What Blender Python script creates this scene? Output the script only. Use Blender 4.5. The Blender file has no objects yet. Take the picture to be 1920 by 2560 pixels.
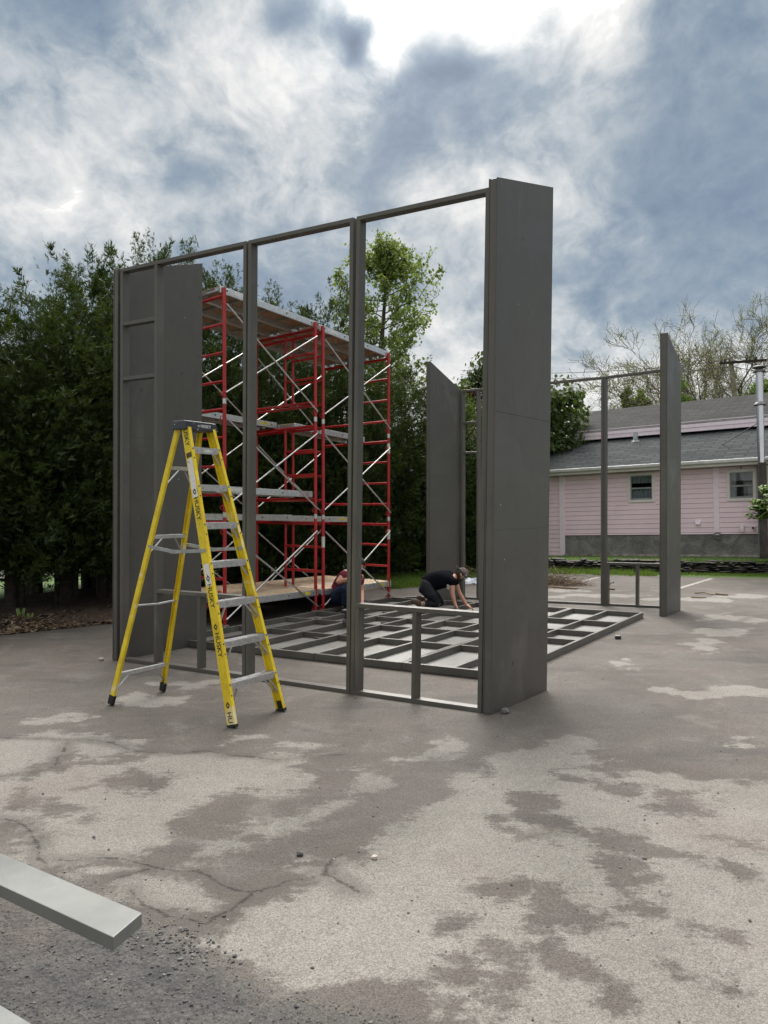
import bpy, math, random
import numpy as np
from mathutils import Vector, Matrix, noise as mnoise
R = math.radians
rnd = random.Random(7)
scene = bpy.context.scene
col = scene.collection

# ------------------------------------------------------------------ camera
F, CX, CY, HZ, CH = 1923.0, 960.0, 1280.0, 1265.0, 1.68
PITCH = math.atan((HZ - CY) / F)
cd = bpy.data.cameras.new('camera'); cam = bpy.data.objects.new('camera', cd); col.objects.link(cam)
cam.location = (0, 0, CH); cam.rotation_euler = (math.pi/2 + PITCH, 0, 0)
cd.sensor_fit = 'VERTICAL'; cd.sensor_height = 36.0; cd.lens = 36.0*F/2560.0
cd.clip_start = 0.05; cd.clip_end = 3000
scene.camera = cam

def ray(px, py):
    u = (px-CX)/F; v = (CY-py)/F
    c, s = math.cos(PITCH), math.sin(PITCH)
    return Vector((u, c - v*s, s + v*c))
def P(px, py, D):
    r = ray(px, py); return Vector((0, 0, CH)) + r*(D/r.y)
def G(px, py, z=0.0):
    r = ray(px, py); return Vector((0, 0, CH)) + r*((z-CH)/r.z)

# ------------------------------------------------------------------ view, sun, sky
scene.view_settings.view_transform = 'Standard'; scene.view_settings.look = 'None'
scene.view_settings.exposure = 0.0; scene.view_settings.gamma = 1.0
scene.view_settings.use_curve_mapping = False
SUN_AZ, SUN_EL = R(2.0), R(33.0)
sl = bpy.data.lights.new('sun', 'SUN'); sun = bpy.data.objects.new('sun', sl); col.objects.link(sun)
sl.energy = 1.5; sl.angle = R(12); sl.color = (1.0, 0.96, 0.9)
sd = Vector((math.sin(SUN_AZ)*math.cos(SUN_EL), math.cos(SUN_AZ)*math.cos(SUN_EL), math.sin(SUN_EL)))
sun.rotation_euler = sd.to_track_quat('Z', 'Y').to_euler()
sun.location = (0, 0, 30)

world = bpy.data.worlds.new("World"); scene.world = world; world.use_nodes = True
def build_world():
    nt = world.node_tree; N = nt.nodes; L = nt.links; N.clear()
    out = N.new('ShaderNodeOutputWorld')
    sky = N.new('ShaderNodeTexSky'); sky.sky_type = 'NISHITA'; sky.sun_disc = False
    sky.sun_elevation = SUN_EL; sky.sun_rotation = SUN_AZ
    bg1 = N.new('ShaderNodeBackground'); bg1.inputs[1].default_value = 0.07
    L.new(sky.outputs[0], bg1.inputs[0])
    tc = N.new('ShaderNodeTexCoord'); V = tc.outputs['Generated']
    def math_(op, a, b=None, c=None, clamp=False):
        n = N.new('ShaderNodeMath'); n.operation = op; n.use_clamp = clamp
        for i, x in enumerate((a, b, c)):
            if x is None: continue
            if isinstance(x, (int, float)): n.inputs[i].default_value = x
            else: L.new(x, n.inputs[i])
        return n.outputs[0]
    sep = N.new('ShaderNodeSeparateXYZ'); L.new(V, sep.inputs[0])
    # cloud layer coordinates: direction projected on a high curved layer
    zz = math_('ADD', math_('MAXIMUM', sep.outputs[2], 0.0), 0.60)
    comb = N.new('ShaderNodeCombineXYZ')
    L.new(math_('DIVIDE', sep.outputs[0], zz), comb.inputs[0]); L.new(math_('DIVIDE', sep.outputs[1], zz), comb.inputs[1])
    wn = N.new('ShaderNodeTexNoise'); L.new(comb.outputs[0], wn.inputs['Vector']); wn.inputs['Scale'].default_value = 5.0; wn.inputs['Detail'].default_value = 4
    wv = N.new('ShaderNodeVectorMath'); wv.operation = 'SUBTRACT'; L.new(wn.outputs['Color'], wv.inputs[0]); wv.inputs[1].default_value = (.5, .5, .5)
    wm = N.new('ShaderNodeVectorMath'); wm.operation = 'MULTIPLY_ADD'; L.new(wv.outputs[0], wm.inputs[0]); wm.inputs[1].default_value = (.10, .10, 0); L.new(comb.outputs[0], wm.inputs[2])
    # the same warp applied to the view direction breaks up the edges of the large cloud masses
    wd_ = N.new('ShaderNodeVectorMath'); wd_.operation = 'MULTIPLY_ADD'; L.new(wv.outputs[0], wd_.inputs[0]); wd_.inputs[1].default_value = (.17, .06, .17); L.new(V, wd_.inputs[2])
    wnm = N.new('ShaderNodeVectorMath'); wnm.operation = 'NORMALIZE'; L.new(wd_.outputs[0], wnm.inputs[0]); VW = wnm.outputs[0]
    def noise(scale, detail, rough, offs, stretch=(1, 1, 1), rot=0):
        mp = N.new('ShaderNodeMapping'); mp.inputs['Location'].default_value = offs; mp.inputs['Scale'].default_value = stretch; mp.inputs['Rotation'].default_value = (0, 0, rot)
        L.new(wm.outputs[0], mp.inputs[0])
        n = N.new('ShaderNodeTexNoise'); L.new(mp.outputs[0], n.inputs['Vector'])
        n.inputs['Scale'].default_value = scale; n.inputs['Detail'].default_value = detail
        n.inputs['Roughness'].default_value = rough
        return n.outputs['Fac']
    big = noise(1.6, 2, .5, (3.1, 1.7, 0))
    mid = noise(8.5, 9, .62, (7.3, 2.2, 1), (1, .8, 1), .5)
    fine = noise(26, 6, .62, (1.3, 9.2, 3), (1, .7, 1), -.4)
    # broad cloud cover: brightness by direction (rows of elevation, stops of azimuth)
    sw = N.new('ShaderNodeSeparateXYZ'); L.new(VW, sw.inputs[0]); yy = math_('MAXIMUM', sw.outputs[1], .08)
    ta = math_('MULTIPLY_ADD', math_('DIVIDE', sw.outputs[0], yy), .8, .5, clamp=True); te = math_('DIVIDE', sw.outputs[2], yy)
    COLS = (-200, 60, 240, 430, 600, 780, 960, 1130, 1300, 1480, 1700, 1960)
    ROWS = [(-260, (.4, .4, .45, .55, .6, .8, 1.1, 1.15, .95, .7, .5, .45)),
            (-20, (.40, .38, .32, .54, .64, .46, 1.15, 1.35, 1.3, .86, .46, .40)),
            (90, (.42, .40, .37, .58, .66, .64, .78, .66, .66, .70, .42, .38)),
            (230, (.46, .50, .64, .68, .68, .66, .46, .30, .38, .46, .32, .34)),
            (360, (.46, .52, .70, .54, .62, .62, .34, .40, .50, .42, .29, .31)),
            (470, (.56, .70, .62, .36, .54, .58, .36, .64, .66, .44, .28, .28)),
            (590, (.46, .48, .54, .46, .42, .44, .50, .46, .50, .50, .31, .29)),
            (740, (.40, .38, .40, .38, .36, .38, .42, .44, .42, .42, .34, .40)),
            (860, (.42, .42, .42, .40, .42, .45, .50, .58, .56, .58, .56, .58)),
            (960, (.52, .52, .52, .52, .54, .58, .64, .68, .66, .68, .68, .68))]
    acc = None; pe = None
    for (py, vals) in ROWS:
        rp = N.new('ShaderNodeValToRGB'); L.new(ta, rp.inputs[0]); rp.color_ramp.interpolation = 'EASE'; re_ = rp.color_ramp.elements
        us = [min(1, max(0, ray(px, py).x/ray(px, py).y*.8+.5)) for px in COLS]
        re_[0].position = us[0]; re_[1].position = us[-1]
        re_[0].color = (vals[0]/1.3,)*3+(1,); re_[1].color = (vals[-1]/1.3,)*3+(1,)
        for u, v in list(zip(us, vals))[1:-1]:
            k_ = re_.new(u); k_.color = (v/1.3,)*3+(1,)
        r_ = ray(960, py); e_ = r_.z/r_.y
        if acc is None: acc = rp.outputs[0]
        else:
            mr = N.new('ShaderNodeMapRange'); mr.interpolation_type = 'SMOOTHSTEP'; L.new(te, mr.inputs[0]); mr.inputs[1].default_value = pe; mr.inputs[2].default_value = e_; mr.inputs[3].default_value = 0; mr.inputs[4].default_value = 1
            mm = N.new('ShaderNodeMix'); mm.data_type = 'FLOAT'; L.new(mr.outputs[0], mm.inputs[0]); L.new(acc, mm.inputs[2]); L.new(rp.outputs[0], mm.inputs[3]); acc = mm.outputs[0]
        pe = e_
    acc = math_('MULTIPLY', acc, 1.3)
    for (px, py, k, a) in [(915, 60, 2200, -.6), (1060, 120, 1500, -.25), (700, 20, 1500, -.25), (1000, 95, 3000, .3)]:
        d = ray(px, py).normalized()
        dp = N.new('ShaderNodeVectorMath'); dp.operation = 'DOT_PRODUCT'; L.new(VW, dp.inputs[0]); dp.inputs[1].default_value = d
        acc = math_('MULTIPLY_ADD', math_('EXPONENT', math_('MULTIPLY_ADD', dp.outputs['Value'], float(k), -float(k))), float(a), acc)
    B = math_('MULTIPLY_ADD', math_('SUBTRACT', big, .5), .10, acc)
    ampn = N.new('ShaderNodeMapRange'); ampn.interpolation_type = 'SMOOTHSTEP'; L.new(acc, ampn.inputs[0]); ampn.inputs[1].default_value = .26; ampn.inputs[2].default_value = .58; ampn.inputs[3].default_value = .38; ampn.inputs[4].default_value = 1.0
    rg = noise(11, 6, .6, (5.5, .4, 2)); ridge = math_('SUBTRACT', 1.0, math_('ABSOLUTE', math_('MULTIPLY_ADD', rg, 4.0, -2.0)), clamp=True)
    B = math_('MULTIPLY_ADD', math_('MULTIPLY', math_('SUBTRACT', ridge, .35), ampn.outputs[0]), .20, B)
    B = math_('MULTIPLY_ADD', math_('MULTIPLY', math_('SUBTRACT', mid, .5), ampn.outputs[0]), 1.15, B)
    B = math_('MULTIPLY_ADD', math_('MULTIPLY', math_('SUBTRACT', fine, .5), ampn.outputs[0]), .45, B)
    # thin bright seams between cloud masses
    seam = math_('ABSOLUTE', math_('SUBTRACT', noise(4.2, 5, .55, (2.7, 5.1, 7)), .5))
    sm_ = N.new('ShaderNodeMapRange'); sm_.interpolation_type = 'SMOOTHSTEP'; L.new(seam, sm_.inputs[0]); sm_.inputs[1].default_value = 0; sm_.inputs[2].default_value = .05; sm_.inputs[3].default_value = .035; sm_.inputs[4].default_value = 0
    B = math_('ADD', B, sm_.outputs[0])
    cr = N.new('ShaderNodeValToRGB'); L.new(B, cr.inputs[0])
    el = cr.color_ramp.elements
    stops = [(0.0, (.115, .155, .21)), (.20, (.155, .215, .305)), (.34, (.215, .295, .405)), (.48, (.33, .405, .48)), (.60, (.50, .555, .60)), (.76, (.70, .725, .74)), (.96, (.98, .965, .935))]
    el[0].position = 0; el[0].color = (*stops[0][1], 1); el[1].position = stops[-1][0]; el[1].color = (*stops[-1][1], 1)
    for p, c in stops[1:-1]:
        e = el.new(p); e.color = (*c, 1)
    cr.color_ramp.interpolation = 'B_SPLINE'
    # cloud around the hidden sun and overhead is far brighter, and warmer
    ds = N.new('ShaderNodeVectorMath'); ds.operation = 'DOT_PRODUCT'; L.new(VW, ds.inputs[0]); ds.inputs[1].default_value = ray(1060, -150).normalized()
    glow = math_('EXPONENT', math_('MULTIPLY_ADD', ds.outputs['Value'], 110.0, -110.0))
    zen = N.new('ShaderNodeMapRange'); zen.interpolation_type = 'SMOOTHSTEP'; L.new(sep.outputs[2], zen.inputs[0])
    zen.inputs[1].default_value = .60; zen.inputs[2].default_value = .92; zen.inputs[3].default_value = 0; zen.inputs[4].default_value = 1
    bright = math_('MAXIMUM', math_('SUBTRACT', B, .92), 0.0)
    st = math_('MULTIPLY_ADD', bright, 3.0, 1.0)
    st = math_('ADD', st, math_('MULTIPLY', math_('MULTIPLY', glow, math_('MAXIMUM', B, 0.0)), .8))
    st = math_('MULTIPLY_ADD', zen.outputs[0], .5, st)
    # bright lobe added above the frame to light the scene, kept out of view
    dz_ = N.new('ShaderNodeVectorMath'); dz_.operation = 'DOT_PRODUCT'; L.new(V, dz_.inputs[0]); dz_.inputs[1].default_value = (.03, math.cos(R(52)), math.sin(R(52)))
    hot = math_('EXPONENT', math_('MULTIPLY_ADD', dz_.outputs['Value'], 11.0, -11.0))
    hz_ = N.new('ShaderNodeMapRange'); hz_.interpolation_type = 'SMOOTHSTEP'; L.new(sep.outputs[2], hz_.inputs[0]); hz_.inputs[1].default_value = .58; hz_.inputs[2].default_value = .74; hz_.inputs[3].default_value = 0; hz_.inputs[4].default_value = 23.0
    st = math_('ADD', st, math_('MULTIPLY', hot, hz_.outputs[0]))
    mc = N.new('ShaderNodeMix'); mc.data_type = 'RGBA'; L.new(zen.outputs[0], mc.inputs[0]); L.new(cr.outputs[0], mc.inputs[6]); mc.inputs[7].default_value = (1.0, .93, .85, 1)
    back = N.new('ShaderNodeMapRange'); back.interpolation_type = 'SMOOTHSTEP'; L.new(sep.outputs[1], back.inputs[0]); back.inputs[1].default_value = .2; back.inputs[2].default_value = -.6; back.inputs[3].default_value = 0; back.inputs[4].default_value = 1
    mc2 = N.new('ShaderNodeMix'); mc2.data_type = 'RGBA'; L.new(back.outputs[0], mc2.inputs[0]); L.new(mc.outputs[2], mc2.inputs[6]); mc2.inputs[7].default_value = (.86, .84, .82, 1)
    bg2 = N.new('ShaderNodeBackground'); L.new(mc2.outputs[2], bg2.inputs[0]); L.new(st, bg2.inputs[1])
    mix = N.new('ShaderNodeMixShader'); mix.inputs[0].default_value = .93
    L.new(bg1.outputs[0], mix.inputs[1]); L.new(bg2.outputs[0], mix.inputs[2])
    L.new(mix.outputs[0], out.inputs[0])
build_world()
world.cycles.sampling_method = 'MANUAL'; world.cycles.sample_map_resolution = 1024

# ------------------------------------------------------------------ helpers
class MB:
    def __init__(s): s.v = []; s.f = []; s.m = []; s.sm = []
    def add(s, vs, fs, m=0, smooth=False):
        o = len(s.v); s.v += [tuple(v) for v in vs]
        for f in fs: s.f.append(tuple(i+o for i in f)); s.m.append(m); s.sm.append(smooth)
        return s
    def hexa(s, b, t, m=0):            # 4 bottom pts, 4 top pts
        return s.add(list(b)+list(t), [(3, 2, 1, 0), (4, 5, 6, 7), (0, 1, 5, 4), (1, 2, 6, 5), (2, 3, 7, 6), (3, 0, 4, 7)], m)
    def box(s, c, d, m=0, rot=None):
        hx, hy, hz = d[0]/2, d[1]/2, d[2]/2; c = Vector(c)
        pts = [Vector((x, y, z)) for z in (-hz, hz) for x, y in ((-hx, -hy), (hx, -hy), (hx, hy), (-hx, hy))]
        if rot is not None: pts = [rot @ p for p in pts]
        pts = [p+c for p in pts]
        return s.hexa(pts[:4], pts[4:], m)
    def beam(s, a, b, w, wd, h, m=0):   # a->b centre line, width w along wd, height h along the third axis
        a, b = Vector(a), Vector(b); d = (b-a).normalized(); wd = Vector(wd); wd = (wd - d*wd.dot(d)).normalized()
        hd = d.cross(wd).normalized()
        c = [wd*(i*w/2)+hd*(j*h/2) for i, j in ((-1, -1), (1, -1), (1, 1), (-1, 1))]
        return s.hexa([a+x for x in c], [b+x for x in c], m)
    def profile(s, a, b, prof, xa, ya, m=0):
        a, b = Vector(a), Vector(b); n = len(prof)
        vs = [a+Vector(xa)*x+Vector(ya)*y for x, y in prof]+[b+Vector(xa)*x+Vector(ya)*y for x, y in prof]
        fs = [tuple(range(n-1, -1, -1)), tuple(range(n, 2*n))]+[(i, (i+1) % n, n+(i+1) % n, n+i) for i in range(n)]
        return s.add(vs, fs, m)
    def tube(s, a, b, r0, r1=None, n=10, m=0, caps=True):
        a, b = Vector(a), Vector(b); r1 = r0 if r1 is None else r1
        d = (b-a).normalized(); x = d.orthogonal().normalized(); y = d.cross(x)
        vs = []
        for p, r in ((a, r0), (b, r1)):
            for i in range(n):
                t = 2*math.pi*i/n; vs.append(p+(x*math.cos(t)+y*math.sin(t))*r)
        s.add(vs, [(i, (i+1) % n, n+(i+1) % n, n+i) for i in range(n)], m, True)
        if caps: s.add(vs, [tuple(range(n-1, -1, -1)), tuple(range(n, 2*n))], m)
        return s
    def path(s, pts, rs, n=6, m=0):
        pts = [Vector(p) for p in pts]; vs = []
        x = (pts[1]-pts[0]).orthogonal().normalized()
        for k, p in enumerate(pts):
            d = (pts[min(k+1, len(pts)-1)]-pts[max(k-1, 0)]).normalized()
            x = (x-d*x.dot(d)).normalized(); y = d.cross(x); r = rs[k] if hasattr(rs, '__len__') else rs
            for i in range(n):
                t = 2*math.pi*i/n; vs.append(p+(x*math.cos(t)+y*math.sin(t))*r)
        fs = [(k*n+i, k*n+(i+1) % n, (k+1)*n+(i+1) % n, (k+1)*n+i) for k in range(len(pts)-1) for i in range(n)]
        return s.add(vs, fs, m, True)
    def lathe(s, c, prof, n=16, m=0, ax=None):
        c = Vector(c); rot = Vector((0, 0, 1)).rotation_difference(Vector(ax)) if ax is not None else None
        vs = []
        for r, z in prof:
            for i in range(n):
                t = 2*math.pi*i/n; p = Vector((r*math.cos(t), r*math.sin(t), z))
                if rot: p = rot @ p
                vs.append(c+p)
        k = len(prof)
        return s.add(vs, [(j*n+i, j*n+(i+1) % n, (j+1)*n+(i+1) % n, (j+1)*n+i) for j in range(k-1) for i in range(n)], m, True)
    def blob(s, c, r, seed=0, jit=.2, m=0, seg=7, rings=5, rot=None):
        q = random.Random(seed); c = Vector(c); vs = []; fs = []
        for j in range(rings+1):
            ph = math.pi*j/rings
            for i in range(seg):
                th = 2*math.pi*(i+.5*(j % 2))/seg; k = 1+q.uniform(-jit, jit)
                p = Vector((math.sin(ph)*math.cos(th)*r[0]*k, math.sin(ph)*math.sin(th)*r[1]*k, math.cos(ph)*r[2]*k))
                if rot is not None: p = rot @ p
                vs.append(c+p)
        for j in range(rings):
            for i in range(seg): fs.append((j*seg+i, (j+1)*seg+i, (j+1)*seg+(i+1) % seg, j*seg+(i+1) % seg))
        return s.add(vs, fs, m)
    def build(s, name, mats, parent=None, bevel=0, smooth=None):
        me = bpy.data.meshes.new(name); me.from_pydata(s.v, [], s.f)
        for m in (mats if isinstance(mats, (list, tuple)) else [mats]): me.materials.append(m)
        me.polygons.foreach_set('material_index', s.m)
        sm = s.sm if smooth is None else [smooth]*len(s.f)
        me.polygons.foreach_set('use_smooth', sm); me.update()
        o = bpy.data.objects.new(name, me); col.objects.link(o)
        if parent is not None:
            o.parent = parent; o.matrix_parent_inverse = parent.matrix_basis.inverted()
        if bevel:
            b = o.modifiers.new('bevel', 'BEVEL'); b.width = bevel; b.segments = 2; b.limit_method = 'ANGLE'; b.angle_limit = R(40)
        return o

def tag(o, label=None, cat=None, group=None, kind=None):
    if label: o['label'] = label
    if cat: o['category'] = cat
    if group: o['group'] = group
    if kind: o['kind'] = kind
    return o
def empty(name, loc, label, cat, group=None):
    o = bpy.data.objects.new(name, None); col.objects.link(o); o.location = loc; o.empty_display_size = .1
    return tag(o, label, cat, group)
def copy_tree(o, parent=None):
    c = o.copy(); col.objects.link(c)
    if parent is not None: c.parent = parent
    for ch in list(o.children): copy_tree(ch, c)
    return c

# ------------------------------------------------------------------ materials
class NT:
    def __init__(s, name):
        s.mat = bpy.data.materials.new(name); s.mat.use_nodes = True; s.t = s.mat.node_tree; s.N = s.t.nodes; s.L = s.t.links
        s.b = s.N['Principled BSDF']; s.tc = s.N.new('ShaderNodeTexCoord')
        s.geo = s.N.new('ShaderNodeNewGeometry'); s.pos = s.geo.outputs['Position']
    def set(s, k, v):
        if isinstance(v, bpy.types.NodeSocket): s.L.new(v, s.b.inputs[k])
        elif isinstance(v, tuple) and len(v) == 3: s.b.inputs[k].default_value = (*v, 1)
        else: s.b.inputs[k].default_value = v
    def map(s, vec, scale=(1, 1, 1), rot=(0, 0, 0), loc=(0, 0, 0)):
        n = s.N.new('ShaderNodeMapping'); s.L.new(vec, n.inputs[0]); n.inputs['Scale'].default_value = scale
        n.inputs['Rotation'].default_value = rot; n.inputs['Location'].default_value = loc; return n.outputs[0]
    def noise(s, vec, scale, detail=4, rough=.55, dist=0):
        n = s.N.new('ShaderNodeTexNoise'); s.L.new(vec, n.inputs['Vector']); n.inputs['Scale'].default_value = scale
        n.inputs['Detail'].default_value = detail; n.inputs['Roughness'].default_value = rough; n.inputs['Distortion'].default_value = dist
        return n.outputs['Fac']
    def vor(s, vec, scale, feat='F1', out='Distance'):
        n = s.N.new('ShaderNodeTexVoronoi'); n.feature = feat; s.L.new(vec, n.inputs['Vector']); n.inputs['Scale'].default_value = scale
        return n.outputs[out]
    def m(s, op, a, b=None, c=None, clamp=False):
        n = s.N.new('ShaderNodeMath'); n.operation = op; n.use_clamp = clamp
        for i, x in enumerate((a, b, c)):
            if x is None: continue
            if isinstance(x, (int, float)): n.inputs[i].default_value = x
            else: s.L.new(x, n.inputs[i])
        return n.outputs[0]
    def rng(s, v, a, b, c=0., d=1., smooth=True):
        n = s.N.new('ShaderNodeMapRange'); n.interpolation_type = 'SMOOTHSTEP' if smooth else 'LINEAR'
        s.L.new(v, n.inputs[0])
        for i, x in enumerate((a, b, c, d)): n.inputs[i+1].default_value = x
        return n.outputs[0]
    def mix(s, fac, a, b, mode='MIX'):
        n = s.N.new('ShaderNodeMix'); n.data_type = 'RGBA'; n.blend_type = mode
        for i, x in ((0, fac), (6, a), (7, b)):
            if isinstance(x, bpy.types.NodeSocket): s.L.new(x, n.inputs[i])
            elif isinstance(x, tuple): n.inputs[i].default_value = (*x, 1)
            else: n.inputs[i].default_value = x
        return n.outputs[2]
    def bump(s, h, strength=.3, dist=.01, prev=None):
        n = s.N.new('ShaderNodeBump'); n.inputs['Strength'].default_value = strength; n.inputs['Distance'].default_value = dist
        s.L.new(h, n.inputs['Height'])
        if prev is not None: s.L.new(prev, n.inputs['Normal'])
        s.L.new(n.outputs[0], s.b.inputs['Normal']); return n.outputs[0]
    def attr(s, name):
        n = s.N.new('ShaderNodeAttribute'); n.attribute_name = name; return n.outputs['Fac']

def simple(name, c, rough=.6, metal=0., var=.12, scale=12, bump=0.0, spec=.5, c2=None):
    t = NT(name); n = t.noise(t.pos, scale, 5, .6)
    d = c2 or tuple(x*(1-var*2) for x in c)
    t.set('Base Color', t.mix(t.rng(n, .3, .7), d, c)); t.set('Roughness', rough); t.set('Metallic', metal); t.set('Specular IOR Level', spec)
    if bump: t.bump(n, bump, .005)
    return t.mat

def painted(name, c, rough=.42, chips=True):
    t = NT(name)
    st = t.noise(t.map(t.pos, (9, 9, .7)), 2.2, 5, .6)
    bl = t.noise(t.pos, 1.1, 4, .6, .4)
    fn = t.noise(t.pos, 160, 3, .6)
    sc = t.noise(t.map(t.pos, (1, 1, .35), (0, .4, 0)), 1.7, 6, .7, .9)
    a = t.mix(t.rng(st, .35, .7), tuple(x*.93 for x in c), c)
    a = t.mix(t.m('MULTIPLY', t.rng(bl, .50, .68), .6), a, (c[0]*1.28, c[1]*1.32, c[2]*1.26)); b2 = t.noise(t.pos, 3.3, 6, .7, 1.0); a = t.mix(t.m('MULTIPLY', t.rng(b2, .50, .72), .45), a, tuple(x*.72 for x in c))
    a = t.mix(t.m('MULTIPLY', t.rng(sc, .56, .70), .6), a, tuple(min(1, x*1.5+.012) for x in c))
    if chips:
        v = t.vor(t.pos, 5.5); w = t.rng(v, .03, .055, 1, 0)
        sp = t.noise(t.pos, 3.1, 2)
        a = t.mix(t.m('MULTIPLY', w, t.rng(sp, .5, .6)), a, (.42, .38, .33))
        v2 = t.vor(t.map(t.pos, (1, 1, .55), loc=(3.3, 1.2, .4)), 4.3); w2 = t.rng(v2, .03, .05, 1, 0)
        a = t.mix(w2, a, (.015, .015, .014))
    t.set('Base Color', a); t.set('Roughness', t.rng(bl, .3, .7, rough-.05, rough+.12)); t.set('Specular IOR Level', .5)
    t.bump(t.m('ADD', t.m('MULTIPLY', st, 1.2), t.m('MULTIPLY', fn, .35)), .22, .004)
    return t.mat
M = {}
M['grey'] = painted('grey_paint', (.073, .070, .063))
M['greywood'] = painted('grey_painted_lumber', (.083, .080, .072), .36, chips=False)
M['greyboard'] = painted('pale_grey_board', (.135, .140, .136), .30, chips=True)
M['panelgrey'] = painted('grey_panel_back', (.105, .107, .102), .40, chips=False)
M['seam'] = simple('dark_seam', (.02, .02, .018), .8)
M['brown'] = simple('raw_wood_edge', (.20, .115, .06), .8, scale=30, var=.3, bump=.3)
M['red'] = simple('red_steel_paint', (.42, .018, .022), .35, var=.16, scale=9)
M['galv'] = simple('galvanised_steel', (.62, .63, .63), .3, .85, var=.12, scale=20)
M['alu'] = simple('aluminium', (.66, .67, .68), .36, .75, var=.12, scale=25, bump=.05)
M['aludark'] = simple('dull_aluminium', (.42, .43, .44), .45, .6, var=.15, scale=18)
M['yellow_sticker'] = simple('yellow_sticker', (.75, .62, .04), .5)
M['white'] = simple('white_sticker', (.72, .72, .70), .5, var=.15, scale=30)
M['black'] = simple('black_plastic', (.02, .021, .025), .45, var=.2, scale=30)
M['rubber'] = simple('black_rubber', (.012, .012, .012), .7)

def plywood():
    t = NT('plywood'); g = t.noise(t.map(t.pos, (14, 2.2, 6), (0, 0, R(-36))), 2.0, 6, .6, .8); k = t.noise(t.pos, 1.3, 3)
    a = t.mix(t.rng(g, .3, .75), (.42, .29, .17), (.66, .52, .35)); a = t.mix(t.m('MULTIPLY', t.rng(k, .4, .7), .4), a, (.70, .60, .46))
    t.set('Base Color', a); t.set('Roughness', .6); t.bump(g, .1, .003); return t.mat
M['ply'] = plywood()
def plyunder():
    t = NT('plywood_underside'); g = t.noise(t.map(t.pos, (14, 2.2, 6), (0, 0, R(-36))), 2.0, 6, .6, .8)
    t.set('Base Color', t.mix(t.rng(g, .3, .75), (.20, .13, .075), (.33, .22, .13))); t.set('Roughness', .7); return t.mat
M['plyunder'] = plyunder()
def fiberglass():
    t = NT('yellow_fiberglass'); n = t.noise(t.pos, 7, 5, .65); s2 = t.noise(t.map(t.pos, (1, 1, .4)), 26, 6, .7, .5); w = t.noise(t.pos, 3.4, 4, .6, .5)
    a = t.mix(t.rng(n, .35, .7), (.60, .44, .012), (.76, .60, .02))
    a = t.mix(t.m('MULTIPLY', t.rng(s2, .60, .72), .55), a, (.22, .16, .02))
    a = t.mix(t.m('MULTIPLY', t.rng(w, .60, .68), .75), a, (.70, .64, .42)); sc2 = t.noise(t.map(t.pos, (1, 1, .3)), 60, 4, .8, .6); a = t.mix(t.m('MULTIPLY', t.rng(sc2, .62, .68), .7), a, (.07, .055, .03))
    v = t.vor(t.map(t.pos, (1, 1, .5)), 12); a = t.mix(t.rng(v, .02, .05, .8, 0), a, (.08, .06, .02))
    t.set('Base Color', a); t.set('Roughness', .42); t.bump(s2, .12, .002); return t.mat
M['yel'] = fiberglass()
def capmat():
    t = NT('black_cap_plastic'); n = t.noise(t.pos, 60, 5, .7, .3); w = t.noise(t.pos, 9, 2)
    a = t.mix(t.m('MULTIPLY', t.rng(n, .6, .64), t.rng(w, .5, .56)), (.022, .025, .034), (.55, .55, .55))
    t.set('Base Color', a); t.set('Roughness', .4); return t.mat
M['cap'] = capmat()
def sticker():
    t = NT('peeling_white_label'); n = t.noise(t.map(t.pos, (1, 1, .5)), 32, 5, .7, .6)
    t.set('Base Color', t.mix(t.rng(n, .60, .64), (.66, .66, .64), (.12, .09, .03))); t.set('Roughness', .6); return t.mat
M['label'] = sticker()

# ------------------------------------------------------------------ ground with its patches and cracks
def poly_px(pts): return np.array([G(x, y)[:2] for x, y in pts])
def ell(cx, cy, rx, ry, rot=0, n=18):
    out = []
    for i in range(n):
        t = 2*math.pi*i/n; x, y = rx*math.cos(t), ry*math.sin(t)
        out.append((cx+x*math.cos(rot)-y*math.sin(rot), cy+x*math.sin(rot)+y*math.cos(rot)))
    return out
def BL(*p): return [(x/1.728, 1800+y/1.728) for x, y in p]
def BR(*p): return [(960+x/1.728, 1800+y/1.728) for x, y in p]
def dist_seg(X, Y, a, b):
    ab = b-a; L2 = (ab**2).sum()+1e-12
    t = np.clip(((X-a[0])*ab[0]+(Y-a[1])*ab[1])/L2, 0, 1)
    return np.hypot(X-(a[0]+t*ab[0]), Y-(a[1]+t*ab[1]))
def sdf(X, Y, poly):
    d = np.full(X.shape, 1e9); ins = np.zeros(X.shape, bool); n = len(poly)
    for i in range(n):
        a, b = poly[i], poly[(i+1) % n]
        d = np.minimum(d, dist_seg(X, Y, a, b))
        c = (a[1] > Y) != (b[1] > Y)
        with np.errstate(divide='ignore', invalid='ignore'):
            xi = (b[0]-a[0])*(Y-a[1])/(b[1]-a[1]+1e-15)+a[0]
        ins ^= c & (X < xi)
    return np.where(ins, d, -d)
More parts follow.
